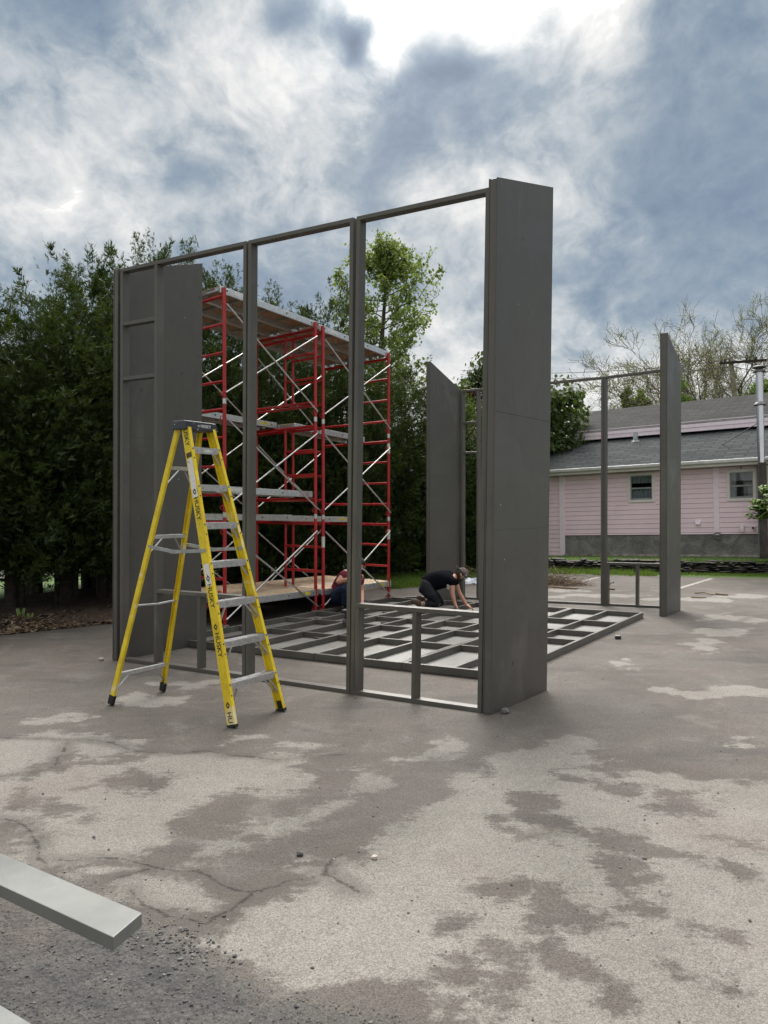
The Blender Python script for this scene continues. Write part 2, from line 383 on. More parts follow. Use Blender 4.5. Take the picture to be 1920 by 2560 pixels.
LIGHT = [
    BR((0, 490), (130, 395), (250, 350), (330, 300), (470, 230), (480, 190), (600, 115), (800, 100), (880, 140), (1100, 190), (1200, 215), (1250, 250), (1480, 290), (2100, 290), (2600, 1100), (2600, 2300), (900, 2300), (560, 1330), (380, 1300), (180, 1250), (0, 1232))
    + BL((1659, 1235), (1500, 1180), (1250, 1110), (1100, 1050), (1000, 990), (930, 900), (1000, 850), (1130, 760), (1300, 710), (1400, 680), (1440, 580), (1540, 540), (1659, 500)),
    BL((-700, 120), (0, 110), (250, 60), (520, 60), (600, 140), (900, 140), (1100, 170), (1420, 150), (1400, 200), (1300, 260), (1100, 310), (950, 360), (800, 420), (700, 500), (580, 560), (560, 600), (450, 590), (300, 600), (200, 590), (150, 500), (0, 470), (-700, 420)),
    BL((860, 640), (860, 610), (960, 540), (1130, 470), (1250, 400), (1400, 340), (1500, 330), (1510, 390), (1380, 430), (1250, 480), (1130, 560), (960, 620)),
    BL((490, 690), (640, 640), (850, 650), (950, 740), (1080, 750), (1000, 800), (880, 870), (720, 840), (600, 790)),
    ell(*BL((450, 630))[0], 95, 18), ell(*BL((1575, 270))[0], 50, 18), ell(*BL((1390, 640))[0], 42, 14),
    ell(*BR((235, 125))[0], 80, 22), ell(*BR((100, 185))[0], 52, 15),
    ell(130, 1803, 115, 13, -.1), ell(350, 1752, 110, 12, -.1), ell(590, 1848, 75, 12), ell(500, 1715, 90, 8, .05), ell(300, 1850, 60, 10), ell(760, 1860, 80, 8),
    ell(1760, 1614, 62, 17), ell(1800, 1580, 60, 10), ell(1840, 1545, 85, 10), ell(1840, 1730, 120, 17), ell(1670, 1716, 85, 10), ell(1880, 1862, 50, 10), ell(1700, 1500, 120, 5), ell(1500, 1490, 120, 4), ell(1560, 1660, 60, 8), ell(1860, 1490, 90, 5),
    ell(1400, 1475, 60, 5), ell(120, 1900, 90, 16)]
DARK = [ell(*BR((710, 430))[0], 75, 14, .1), ell(*BR((1010, 540))[0], 90, 40, .05), ell(*BR((1130, 600))[0], 80, 18), ell(*BR((950, 660))[0], 70, 24, .5), ell(*BR((1110, 755))[0], 70, 13, .45),
        ell(*BR((1390, 868))[0], 55, 11, .3), ell(*BR((690, 790))[0], 62, 16, .1), ell(*BR((690, 880))[0], 40, 28), ell(*BR((260, 890))[0], 45, 28), ell(*BR((510, 1000))[0], 62, 26, .1),
        ell(*BR((320, 1110))[0], 58, 36), ell(*BR((520, 1190))[0], 44, 42), ell(*BR((1105, 1190))[0], 17, 14), ell(*BR((1510, 1100))[0], 34, 13, .5), ell(*BR((890, 830))[0], 66, 20, .35),
        ell(*BR((1240, 330))[0], 90, 16, .25), ell(*BR((1040, 210))[0], 46, 11), ell(*BR((920, 265))[0], 50, 12, .1), ell(*BR((1460, 640))[0], 60, 18, .4), ell(*BR((820, 1030))[0], 50, 12, .3), ell(*BR((960, 1080))[0], 60, 10, .5),
        ell(*BR((660, 370))[0], 50, 10), ell(*BR((430, 720))[0], 50, 18), ell(*BR((1500, 490))[0], 60, 12, .1),
        ell(*BR((1350, 1040))[0], 40, 9, .5),
        BR((430, 455), (560, 500), (700, 560), (860, 640), (860, 670), (700, 590), (560, 520), (430, 465)),
        ell(*BL((600, 285))[0], 95, 22, .05), ell(*BL((110, 365))[0], 50, 14, .3), ell(*BL((240, 195))[0], 80, 10, -.15), ell(*BL((60, 250))[0], 60, 8, -.3), ell(*BL((250, 400))[0], 40, 10, .3), ell(*BL((480, 180))[0], 60, 10)]
CRACKS = [BL((-400, 60), (0, 78), (250, 85), (370, 85), (480, 100), (560, 130), (700, 145), (900, 135), (1000, 155), (1190, 175), (1350, 155), (1500, 150)),
          BL((250, 605), (400, 600), (520, 600), (640, 630), (850, 655), (950, 710), (1090, 745)), BL((640, 645), (490, 690)),
          BL((1090, 745), (1190, 720), (1290, 690), (1400, 670), (1470, 700), (1550, 745)), BL((1400, 670), (1440, 600), (1480, 580)),
          BL((1090, 750), (980, 830), (890, 885), (720, 850), (620, 800), (560, 740)), BL((-300, 420), (0, 430), (60, 435), (150, 520), (165, 600), (200, 620)),
          BR((680, 493), (830, 488)), [(1500, 1600), (1560, 1596), (1700, 1585)], [(1830, 1560), (1870, 1545), (1920, 1536), (2100, 1530)], BL((300, 90), (240, 200), (0, 245))]
GRAVEL = BL((-1200, 560), (0, 600), (160, 630), (330, 720), (520, 800), (700, 900), (860, 960), (930, 1040), (1060, 1130), (1250, 1200), (1480, 1270), (1700, 1310), (2050, 1420), (1900, 1900), (-1500, 2400))
DARK_BAND = [(1380, 1740), (1560, 1700), (1700, 1800), (1420, 1860), (1180, 1940), (1000, 2060), (780, 2130), (560, 2190), (480, 2150), (700, 2040), (930, 1930), (1150, 1830)]  # outline of a diagonal band where the asphalt colour is darker
def asphalt_mat():
    t = NT('old_asphalt'); p = t.pos
    li, ck, gr = t.attr('light'), t.attr('crackd'), t.attr('gravel')
    n1 = t.noise(p, 2.3, 8, .68, .4); n2 = t.noise(t.map(p, (1, 1, 1), (0, 0, .5)), .45, 5, .6, .3); n3 = t.noise(p, 9, 6, .7, .2)
    n4 = t.noise(t.map(p, (.8, 2.4, 1), (0, 0, R(-30))), 1.3, 7, .7, .6)
    f = t.m('ADD', li, t.m('MULTIPLY', t.m('SUBTRACT', n1, .5), .95)); f = t.m('ADD', f, t.m('MULTIPLY', t.m('SUBTRACT', n3, .5), .75))
    f = t.m('ADD', f, t.m('MULTIPLY', t.m('SUBTRACT', n4, .52), .85))
    n5 = t.noise(p, 34, 5, .7); f = t.m('ADD', f, t.m('MULTIPLY', t.m('SUBTRACT', n5, .5), .55))
    n6 = t.noise(t.map(p, (.5, 2.6, 1), (0, 0, R(8))), 5, 6, .7, .3); f = t.m('ADD', f, t.m('MULTIPLY', t.m('SUBTRACT', n6, .5), .7))
    lf = t.rng(f, .38, .64)
    agg = t.vor(p, 170, 'F1', 'Color'); sp = t.N.new('ShaderNodeSeparateColor'); t.L.new(agg, sp.inputs[0]); av = sp.outputs[0]
    g2 = t.noise(p, 210, 3, .7)
    dark = t.mix(t.rng(n2, .35, .65), (.070, .063, .056), (.100, .092, .084))
    dark = t.mix(t.m('MULTIPLY', t.rng(n4, .5, .7), .5), dark, (.112, .104, .096))
    dark = t.mix(t.m('MULTIPLY', t.rng(n1, .50, .68), .55), dark, (.135, .128, .119)); dark = t.mix(t.m('MULTIPLY', t.rng(t.noise(t.map(p, (1, 2, 1), (0, 0, R(-35))), .9, 6, .65, .5), .52, .7), .5), dark, (.045, .042, .041))
    lite = t.mix(t.rng(n2, .35, .65), (.152, .147, .133), (.196, .189, .175))
    lite = t.mix(t.m('MULTIPLY', t.rng(n3, .45, .7), .4), lite, (.215, .205, .185))
    a = t.mix(t.m('MULTIPLY', lf, .92), dark, lite)
    grv = t.rng(t.m('ADD', t.m('ADD', gr, t.m('MULTIPLY', t.m('SUBTRACT', n3, .5), .7)), t.m('MULTIPLY', t.m('SUBTRACT', n5, .5), .5)), .34, .70)
    a = t.mix(grv, a, t.mix(t.rng(n3, .3, .7), (.036, .037, .038), (.074, .072, .069)))
    dm = t.noise(p, 3.7, 7, .72, .6); a = t.mix(t.m('MULTIPLY', t.rng(dm, .56, .74), .55), a, (.062, .056, .050)); a = t.mix(t.m('MULTIPLY', t.rng(n6, .60, .74), .35), a, (.20, .19, .17))
    pk = t.rng(t.noise(p, .8, 3, .5), .55, .7); a = t.mix(t.m('MULTIPLY', pk, .35), a, (.135, .108, .098))
    a = t.mix(t.m('MULTIPLY', t.m('MULTIPLY', t.attr('dark_band'), t.rng(n1, .2, .6)), .62), a, (.045, .041, .038))
    # aggregate speckle
    a = t.mix(1.0, a, t.mix(t.rng(av, .0, 1., smooth=False), (.64, .64, .64), (1.26, 1.26, 1.26)), 'MULTIPLY')
    a = t.mix(1.0, a, t.mix(t.rng(g2, .3, .7), (.72, .72, .72), (1.25, 1.25, 1.25)), 'MULTIPLY')
    pit = t.vor(p, 34, 'F1'); pm = t.m('MULTIPLY', t.rng(pit, .10, .2, 1, 0), t.rng(t.noise(p, 6, 3), .5, .62))
    a = t.mix(t.m('MULTIPLY', pm, .8), a, (.035, .033, .03))
    # cracks with a dirty edge
    ckn = t.m('ADD', t.m('ADD', ck, t.m('MULTIPLY', t.m('SUBTRACT', n3, .5), .06)), t.m('MULTIPLY', t.m('SUBTRACT', t.noise(p, 60, 4, .7), .5), .04)); ckn2 = t.m('ADD', ck, t.m('MULTIPLY', t.m('SUBTRACT', n1, .5), .16))
    halo = t.rng(t.m('ADD', ckn2, t.m('MULTIPLY', t.m('SUBTRACT', n3, .5), .10)), .01, .12, .5, 0)
    a = t.mix(halo, a, (.058, .052, .046))
    core = t.rng(ckn, -.004, .011, 1, 0); a = t.mix(t.m('MULTIPLY', core, .7), a, (.014, .013, .012))
    t.set('Base Color', a); t.set('Roughness', .88); t.set('Specular IOR Level', .3)
    gk = t.vor(t.map(p, (1, 1, 1)), 48, 'F1')
    h = t.m('ADD', t.m('MULTIPLY', av, .5), t.m('MULTIPLY', g2, .8)); h = t.m('ADD', h, t.m('MULTIPLY', t.m('MULTIPLY', gk, grv), 3.0)); h = t.m('SUBTRACT', h, t.m('MULTIPLY', core, 2.5))
    h = t.m('ADD', h, t.m('MULTIPLY', n3, .9))
    t.bump(h, .55, .006)
    return t.mat
LOT = [(-14, 2), (-9.2, 6.3)] + [tuple(G(x, y)[:2]) for x, y in ((0, 1588), (140, 1573), (280, 1558))] + [(-2.9, 12.1), (-1.8, 13.2), (-.9, 14.4), (0, 15.5)] + \
      [tuple(G(x, y)[:2]) for x, y in ((1050, 1467), (1200, 1453), (1367, 1435), (1640, 1441), (1920, 1448))] + [(16, 15.2), (34, 10), (34, -14), (-14, -14)]
def build_ground():
    # wide ground sheet: grass, one sheet to the horizon
    g = MB(); S = 1500; g.add([(-S, -S, -.02), (S, -S, -.02), (S, S, -.02), (-S, S, -.02)], [(0, 1, 2, 3)])
    t = NT('grass_ground'); n = t.noise(t.pos, 3, 6, .7); n2 = t.noise(t.pos, 45, 4, .7)
    a = t.mix(t.rng(n, .3, .7), (.035, .075, .015), (.07, .13, .022)); a = t.mix(t.m('MULTIPLY', t.rng(n2, .4, .7), .5), a, (.10, .15, .035))
    t.set('Base Color', a); t.set('Roughness', .9); t.bump(n2, .8, .03); M['grass'] = t.mat
    tag(g.build('ground', M['grass']), kind='structure')
    # asphalt lot: polygon outline triangulated on a fine grid near the camera
    xs = np.arange(-500, 2500, 6.0); ys = np.concatenate([np.arange(1418, 1620, 2.0), np.arange(1620, 2620, 2.5), np.arange(2620, 5200, 60)])
    PX, PY = np.meshgrid(xs, ys)
    c, s = math.cos(PITCH), math.sin(PITCH); u = (PX-CX)/F; v = (CY-PY)/F; rx, ry, rz = u, c-v*s, s+v*c
    k = -CH/rz; X = rx*k; Y = ry*k
    lot = np.array(LOT); inside = sdf(X, Y, lot)
    def vnoise(x, y, sc, seed):
        g_ = np.random.RandomState(seed).rand(256, 256); x = x*sc+500; y = y*sc+500; i = np.floor(x).astype(int); j = np.floor(y).astype(int); fx = x-i; fy = y-j
        fx = fx*fx*(3-2*fx); fy = fy*fy*(3-2*fy); G_ = lambda a, b: g_[a % 256, b % 256]
        return (G_(i, j)*(1-fx)+G_(i+1, j)*fx)*(1-fy)+(G_(i, j+1)*(1-fx)+G_(i+1, j+1)*fx)*fy-.5
    def fb(x, y, sc, seed, o_=4): return sum(vnoise(x, y, sc*2**k, seed+k)/1.7**k for k in range(o_))
    wa = .42*np.clip(np.hypot(X, Y)/8, .22, 1); WX = X+wa*fb(X, Y, 2.2, 5); WY = Y+wa*fb(X, Y, 2.2, 15)
    light = np.zeros(X.shape)
    for q in LIGHT: light = np.maximum(light, np.clip(sdf(WX, WY, poly_px(q))/.40+.5, 0, 1))
    for q in DARK: light = np.minimum(light, 1-.88*np.clip(sdf(WX, WY, poly_px(q))/.38+.60, 0, 1))
    crk = np.full(X.shape, 1.0)
    for q in CRACKS:
        w = poly_px(q)
        for i in range(len(w)-1):
            # jittered crack path
            a, b = w[i], w[i+1]; kx = max(2, int(np.hypot(*(b-a))/.09)); q0 = a
            rr = random.Random(i*7+len(w))
            for j in range(1, kx+1):
                q1 = a+(b-a)*j/kx
                if j < kx: q1 = q1+np.array([rr.uniform(-.022, .022), rr.uniform(-.022, .022)])
                crk = np.minimum(crk, dist_seg(X, Y, q0, q1)); q0 = q1
    grav = np.clip(sdf(X+.10*fb(X, Y, 5, 25), Y+.10*fb(X, Y, 5, 35), poly_px(GRAVEL))/.45+.42, 0, 1)
    dark_band = np.clip(sdf(X+.25*fb(X, Y, 2, 45), Y+.25*fb(X, Y, 2, 55), poly_px(DARK_BAND))/.8+.4, 0, 1)
    H = np.zeros(X.shape)
    nr, nc = X.shape; idx = np.arange(nr*nc).reshape(nr, nc)
    keep = (inside > 0)
    # snap slightly-outside vertices onto the outline so the edge is clean
    fm = keep[:-1, :-1] | keep[1:, :-1] | keep[:-1, 1:] | keep[1:, 1:]
    quads = np.stack([idx[:-1, :-1], idx[1:, :-1], idx[1:, 1:], idx[:-1, 1:]], -1)[fm]
    me = bpy.data.meshes.new('parking_lot'); V = np.stack([X, Y, H], -1).reshape(-1, 3)
    used = np.unique(quads); remap = np.full(nr*nc, -1); remap[used] = np.arange(len(used)); quads = remap[quads]
    V = V[used]; at = {'light': light.reshape(-1)[used], 'crackd': crk.reshape(-1)[used], 'gravel': grav.reshape(-1)[used], 'dark_band': dark_band.reshape(-1)[used]}
    # second, coarse piece outside the near grid
    me.vertices.add(len(V)); me.vertices.foreach_set('co', V.reshape(-1)); me.loops.add(quads.size); me.loops.foreach_set('vertex_index', quads.reshape(-1).astype(np.int32))
    me.polygons.add(len(quads)); me.polygons.foreach_set('loop_start', np.arange(0, quads.size, 4, dtype=np.int32)); me.polygons.foreach_set('loop_total', np.full(len(quads), 4, np.int32))
    me.update(calc_edges=True); me.validate()
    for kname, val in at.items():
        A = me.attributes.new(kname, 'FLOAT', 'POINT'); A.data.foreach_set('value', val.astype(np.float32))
    me.materials.append(asphalt_mat()); o = bpy.data.objects.new('parking_lot', me); col.objects.link(o); tag(o, kind='structure')
    b = MB(); b.add([(x, y, -.004) for x, y in LOT], [tuple(range(len(LOT)-1, -1, -1))])
    bm_ = b.build('asphalt_base', me.materials[0])
    for kname, val in (('light', .35), ('crackd', 1.), ('gravel', 0.), ('dark_band', 0.)):
        A = bm_.data.attributes.new(kname, 'FLOAT', 'POINT'); A.data.foreach_set('value', [val]*len(bm_.data.vertices))
    tag(bm_, kind='structure')
build_ground()

# mulch bed along the hedge
def build_mulch():
    t = NT('bark_mulch'); v = t.vor(t.map(t.pos, (1, .45, 1), (0, 0, .7)), 42, 'F1', 'Color'); sp = t.N.new('ShaderNodeSeparateColor'); t.L.new(v, sp.inputs[0])
    n = t.noise(t.pos, 5, 5, .7); a = t.mix(t.rng(n, .3, .7), (.035, .024, .017), (.075, .052, .035))
    a = t.mix(t.rng(sp.outputs[0], .55, 1.), a, (.13, .095, .062)); t.set('Base Color', a); t.set('Roughness', .9); t.bump(sp.outputs[1], .9, .03)
    m = MB(); A = [Vector((x, y, 0)) for x, y in LOT[0:10]]
    rows = []
    for j in range(7):
        rows.append([]); 
        for i, p in enumerate(A):
            off = Vector((-.72, .69, 0))*(j*.5-.03); rows[-1].append(p+off+Vector((0, 0, .004 if j == 0 else .05+.05*math.sin(i*1.7+j)+.02*j)))
    n_ = len(A); vs = [p for r_ in rows for p in r_]
    m.add(vs, [(j*n_+i, j*n_+i+1, (j+1)*n_+i+1, (j+1)*n_+i) for j in range(6) for i in range(n_-1)], smooth=True)
    tag(m.build('mulch_bed', t.mat), kind='structure')
    # loose chips
    ch = MB(); q = random.Random(4)
    for _ in range(2600):
        i = q.uniform(1.5, 6.9); k = int(i); p = A[k].lerp(A[k+1], i-k); off = abs(q.gauss(0, .5))-.05
        p = p+Vector((-.72, .69, 0))*off; z = .01+min(.09, max(0, off)*.12)
        a = q.uniform(0, 6.3); L = q.uniform(.015, .06); w = q.uniform(.006, .02)
        d = Vector((math.cos(a), math.sin(a), q.uniform(-.2, .5)))*L; e = Vector((-math.sin(a), math.cos(a), q.uniform(-.3, .3)))*w
        b = Vector((p.x, p.y, z+.01)); ch.add([b-d-e, b+d-e, b+d+e, b-d+e], [(0, 1, 2, 3)], q.choice((0, 0, 1, 2)))
    tag(ch.build('mulch_chips', [simple('chip_tan', (.16, .115, .07), .9), simple('chip_brown', (.07, .045, .028), .9), simple('chip_pale', (.24, .195, .14), .9)]), 'scattered bark chips and dead leaves along the hedge bed', 'mulch', kind='stuff')
build_mulch()

# parking lines
mline = simple('worn_white_line', (.30, .295, .28), .8, scale=14, var=.3, c2=(.12, .115, .11))
for (a, b, w) in (((1395, 1467), (1497, 1443), .09), ((1690, 1473), (1780, 1446), .09)):
    A, B = G(*a, .004), G(*b, .004); d = (B-A).normalized(); e = Vector((-d.y, d.x, 0))*w/2
    m = MB(); m.add([A-e, B-e, B+e, A+e], [(0, 1, 2, 3)]); tag(m.build('parking_line', mline), kind='structure')

# pebbles and gravel
def stones(n, gen, size, mats, name, label, cat, seed):
    q = random.Random(seed); m = MB()
    for i in range(n):
        p = gen(q)
        if p is None: continue
        s_ = size(q); m.blob((p.x, p.y, s_*.35), (s_, s_*q.uniform(.6, 1), s_*q.uniform(.4, .7)), q.random()*9999, .28, q.randrange(len(mats)), 5, 3, Matrix.Rotation(q.uniform(0, 6), 3, 'Z'))
    return tag(m.build(name, mats), label, cat, kind='stuff')
mst = [simple('stone_grey', (.13, .13, .13), .85), simple('stone_dark', (.05, .052, .056), .85), simple('stone_pale', (.24, .23, .21), .85), simple('stone_dark2', (.075, .075, .075), .85)]
gpoly = poly_px(GRAVEL)
def gen1(q):
    x, y = q.uniform(-60, 1250), q.uniform(2180, 2590); p = G(x, y)
    if sdf(np.array([p.x]), np.array([p.y]), gpoly)[0] < -.05: return None
    return p
stones(2400, gen1, lambda q: q.uniform(.0020, .0050)*(1.8 if q.random() < .07 else 1), [mst[1], mst[1], mst[3], mst[3], mst[0]], 'gravel', 'loose dark gravel where the asphalt has broken up', 'gravel', 11)
def gen2(q):
    x, y = q.gauss(440, 75), q.gauss(2365, 34); return G(x, y)
stones(130, gen2, lambda q: q.uniform(.004, .0095), [mst[0], mst[0], mst[3], mst[1]], 'gravel', 'coarser grey stone chips beside the end of the grey board', 'gravel', 12)
def gen3(q):
    return G(q.uniform(0, 1920), 1500+1060*q.random()**1.2)
stones(260, gen3, lambda q: q.uniform(.003, .008)*(1.5 if q.random() < .06 else 1), [mst[0], mst[2], mst[3], mst[0]], 'pebbles', 'small loose pebbles scattered over the parking lot', 'pebbles', 13)
def stone(px, py, r, mat, label, seed):
    p = G(px, py); m = MB(); m.blob((p.x, p.y, r[2]*.8), r, seed, .16, 0, 8, 6); tag(m.build('stone', mat, smooth=False), label, 'stone')
stone(750, 2139, (.017, .014, .012), mst[3], 'dark grey stone lying on the cracked asphalt in the foreground', 3)
stone(936, 2148, (.016, .013, .012), simple('pink_stone', (.50, .44, .40), .85), 'pale pinkish stone lying on the light asphalt in the foreground', 4)
stone(1263, 1783, (.035, .03, .024), mst[0], 'grey stone at the foot of the tall near wall panel', 5)
stone(253, 1652, (.035, .03, .02), mst[2], 'pale stone on the asphalt left of the near wall', 6)

# ------------------------------------------------------------------ the stage set
A0, B0 = G(283, 1650), G(1205, 1783)
U = (B0-A0).normalized(); LV = (B0-A0).length
VV = Vector((.60, .80, 0)).normalized(); Z = Vector((0, 0, 1))
INW = VV
def onwall(px, a, u):
    k = (px-CX)/F; return (k*a.y-a.x)/(u.x-k*u.y)
T = .038; DP = .089
def wp(a, u, t, dep, z): return a+u*t+INW*dep+Z*z
def wall_frame(a, u, t0, t1, h0, h1, studs, label, group, rails=(), blocks=(), name='wall_frame', T=T, DP=DP, top_h=None):
    e = empty(name, wp(a, u, t0, 0, 0), label, 'wall frame', group)
    def hx(ta, tb, za, zb, nm, zc=None, zd=None, inset=0.0, mat='greywood'):
        zc = za if zc is None else zc; zd = zb if zd is None else zd
        m = MB(); i0, i1 = inset, DP-inset
        m.hexa([wp(a, u, ta, i0, za), wp(a, u, tb, i0, zc), wp(a, u, tb, i1, zc), wp(a, u, ta, i1, za)], [wp(a, u, ta, i0, zb), wp(a, u, tb, i0, zd), wp(a, u, tb, i1, zd), wp(a, u, ta, i1, zb)])
        return m.build(nm, M[mat], e, bevel=.003)
    hx(t0, t1, 0, T, 'bottom_plate')
    hx(t0, t1, h0-T, h0, 'header', h1-T, h1)
    def hz(t): return h0+(h1-h0)*(t-t0)/(t1-t0)
    for t in studs: hx(t, t+T, T, hz(t)-T-.0005, 'stud')
    for (ta, tb, z, mids) in rails:
        hx(ta, tb, z-T, z, 'sill_rail')
        for t in mids: hx(t, t+T, T, z-T-.0005, 'short_stud', inset=.002)
    for (ta, tb, z) in blocks: hx(ta, tb, z-T, z, 'cross_block', inset=.002)
    return e
tA0 = onwall(298, A0, U); tAB = onwall(612, A0, U); tBC = onwall(874, A0, U); tC1 = onwall(1204, A0, U)
Hh = 4.24
g_near = 'grey timber frames of the near wall'
s2 = onwall(383, A0, U)
wall_frame(A0, U, tA0, tAB-.003, Hh, Hh, [tA0, s2, tAB-.003-T], 'leftmost near wall frame of grey timber with short cross blocks up its left bay', g_near,
           rails=[(s2+T, tAB-.003-T, .805, [onwall(491, A0, U)])], blocks=[(tA0+T, s2, 3.66), (tA0+T, s2, 3.07)])
wall_frame(A0, U, tAB+.003, tBC-.003, Hh, Hh, [tAB+.003, tBC-.003-T], 'middle near wall frame of grey timber with a tall open doorway in front of the scaffold', g_near)
wall_frame(A0, U, tBC+.003, tC1, Hh, Hh, [tBC+.003, tC1-T], 'near wall frame with a low sill rail and window opening beside the tall panel', g_near,
           rails=[(tBC+.003+T+.0005, tC1-T-.0005, .815, [tBC+.003+T+.002, onwall(1027, A0, U)])])
def panel(a, d, L, hn, hf, th, label, seams, side):
    # boxed plywood panel standing on its edge; a = near foot, d = direction away, side = thickness direction
    e = empty('wall_panel', a, label, 'wall panel', 'tall grey plywood wall panels with slanted tops')
    s = side.normalized(); m = MB(); zc = [0]+[z for z in seams]+[None]
    skin = .009
    for k, off in ((0, 0.0), (1, th-skin)):
        prev = 0.0015
        for i, zs in enumerate(list(seams)+[None]):
            b0 = a+s*off
            p0, p1 = b0, b0+d*L
            if zs is None: zn, zf = hn, hf
            else: zn = zf = zs-(.0008 if (i or len(seams) < 2) else .0002)
            q = MB(); q.hexa([p0+Z*prev, p1+Z*prev, p1+s*skin+Z*prev, p0+s*skin+Z*prev], [p0+Z*zn, p1+Z*zf, p1+s*skin+Z*zf, p0+s*skin+Z*zn])
            q.build('plywood_sheet', M['grey'], e, bevel=.0015)
            prev = (zs or 0)+(.0006 if i else .0002)
    inner = th-2*skin-.002; c = s*(skin+.001)
    def st(p, q_, z0, z1, nm):
        m = MB(); m.hexa([p+c+Z*z0, q_+c+Z*z0, q_+c+s*inner+Z*z0, p+c+s*inner+Z*z0], [p+c+Z*z1[0], q_+c+Z*z1[1], q_+c+s*inner+Z*z1[1], p+c+s*inner+Z*z1[0]])
        m.build(nm, M['greywood'], e, bevel=.002)
    hT = lambda t: hn+(hf-hn)*t/L
    st(a+d*.004, a+d*T, 0.002, (hT(.004)-.006, hT(T)-.006), 'edge_board'); st(a+d*(L-T), a+d*(L-.004), .002, (hT(L-T)-.006, hT(L)-.006), 'edge_board')
    m = MB(); p, q_ = a+d*(T+.002), a+d*(L-T-.002)
    for z0 in (.003,): m.hexa([p+c+Z*z0, q_+c+Z*z0, q_+c+s*inner+Z*z0, p+c+s*inner+Z*z0], [x+Z*(z0+T) for x in (p+c, q_+c, q_+c+s*inner, p+c+s*inner)])
    m.build('bottom_board', M['greywood'], e)
    m = MB(); za, zb = hT(T+.002)-.007, hT(L-T-.002)-.007
    m.hexa([p+c+Z*(za-T), q_+c+Z*(zb-T), q_+c+s*inner+Z*(zb-T), p+c+s*inner+Z*(za-T)], [p+c+Z*za, q_+c+Z*zb, q_+c+s*inner+Z*zb, p+c+s*inner+Z*za])
    m.build('top_board', M['greywood'], e)
    return e
# near right return
RA = G(1208, 1783.5)-VV*.012; rd = (G(1366, 1725)-G(1229, 1786)); rL = rd.length; rd.normalize()
panel(RA, rd, rL+.01, 4.30, 4.56, .078, 'tallest, nearest wall panel standing at the right end of the near wall', [1.485, 2.44], U)
LA = G(283, 1650)-VV*.01; ld = (G(505, 1616)-G(316, 1652)); lL = ld.length; ld.normalize()
panel(LA, ld, lL+.12, 4.24, 4.60, .068, 'wall panel standing at the left end of the near wall behind the stepladder', [2.44], U)
def shear(e, k, k2=0):
    for c in e.children_recursive:
        if c.type == 'MESH':
            for v in c.data.vertices: v.co = v.co + U*(v.co.z*k)
near_things = [o for o in col.objects if o.get('category') in ('wall frame', 'wall panel')]
for o, k in zip(near_things, (.006, .010, .0165, .0115, .008)): shear(o, k)
# far wall
FR_near, FR_far = G(1667, 1542), G(1701.5, 1526)
fd = (FR_far-FR_near); fL = fd.length; fd.normalize()
panel(FR_near-Vector((.095, -.052, 0)), fd, fL, 4.31, 3.94, .108, 'wall panel with slanted top at the right end of the far wall, in front of the pink house', [2.44], Vector((.87, -.49, 0)))
FL_far = G(1142, 1496.5); FL_near = FL_far-VV*1.0
panel(FL_near-Vector((.0, .0, 0)), VV, 1.02, 4.15, 3.77, .07, 'wall panel with slanted top at the left end of the far wall, behind the kneeling worker', [2.2], Vector((.88, -.47, 0)))
A1 = G(1142, 1497); B1 = G(1652, 1521); U1 = (B1-A1).normalized(); L1 = (B1-A1).length
g_far = 'grey timber frames of the far wall'
tm = onwall(1508, A1, U1)
INW_keep = INW
wall_frame(A1, U1, .075, tm-.002, 3.77, 3.86, [.075, onwall(1191, A1, U1), tm-.002-T], 'far wall frame with small cross blocks at its left end, seen behind the kneeling worker', g_far,
           blocks=[(.075+T, onwall(1191, A1, U1), 3.20), (.075+T, onwall(1191, A1, U1), 2.66)])
wall_frame(A1, U1, tm+.002, L1+.14, 3.86, 3.93, [tm+.002, L1+.10-T], 'far wall frame with a low sill rail in front of the pink house', g_far,
           rails=[(tm+.002+T, L1+.10-T, .735, [tm+.002+T+.001, onwall(1589, A1, U1)])])

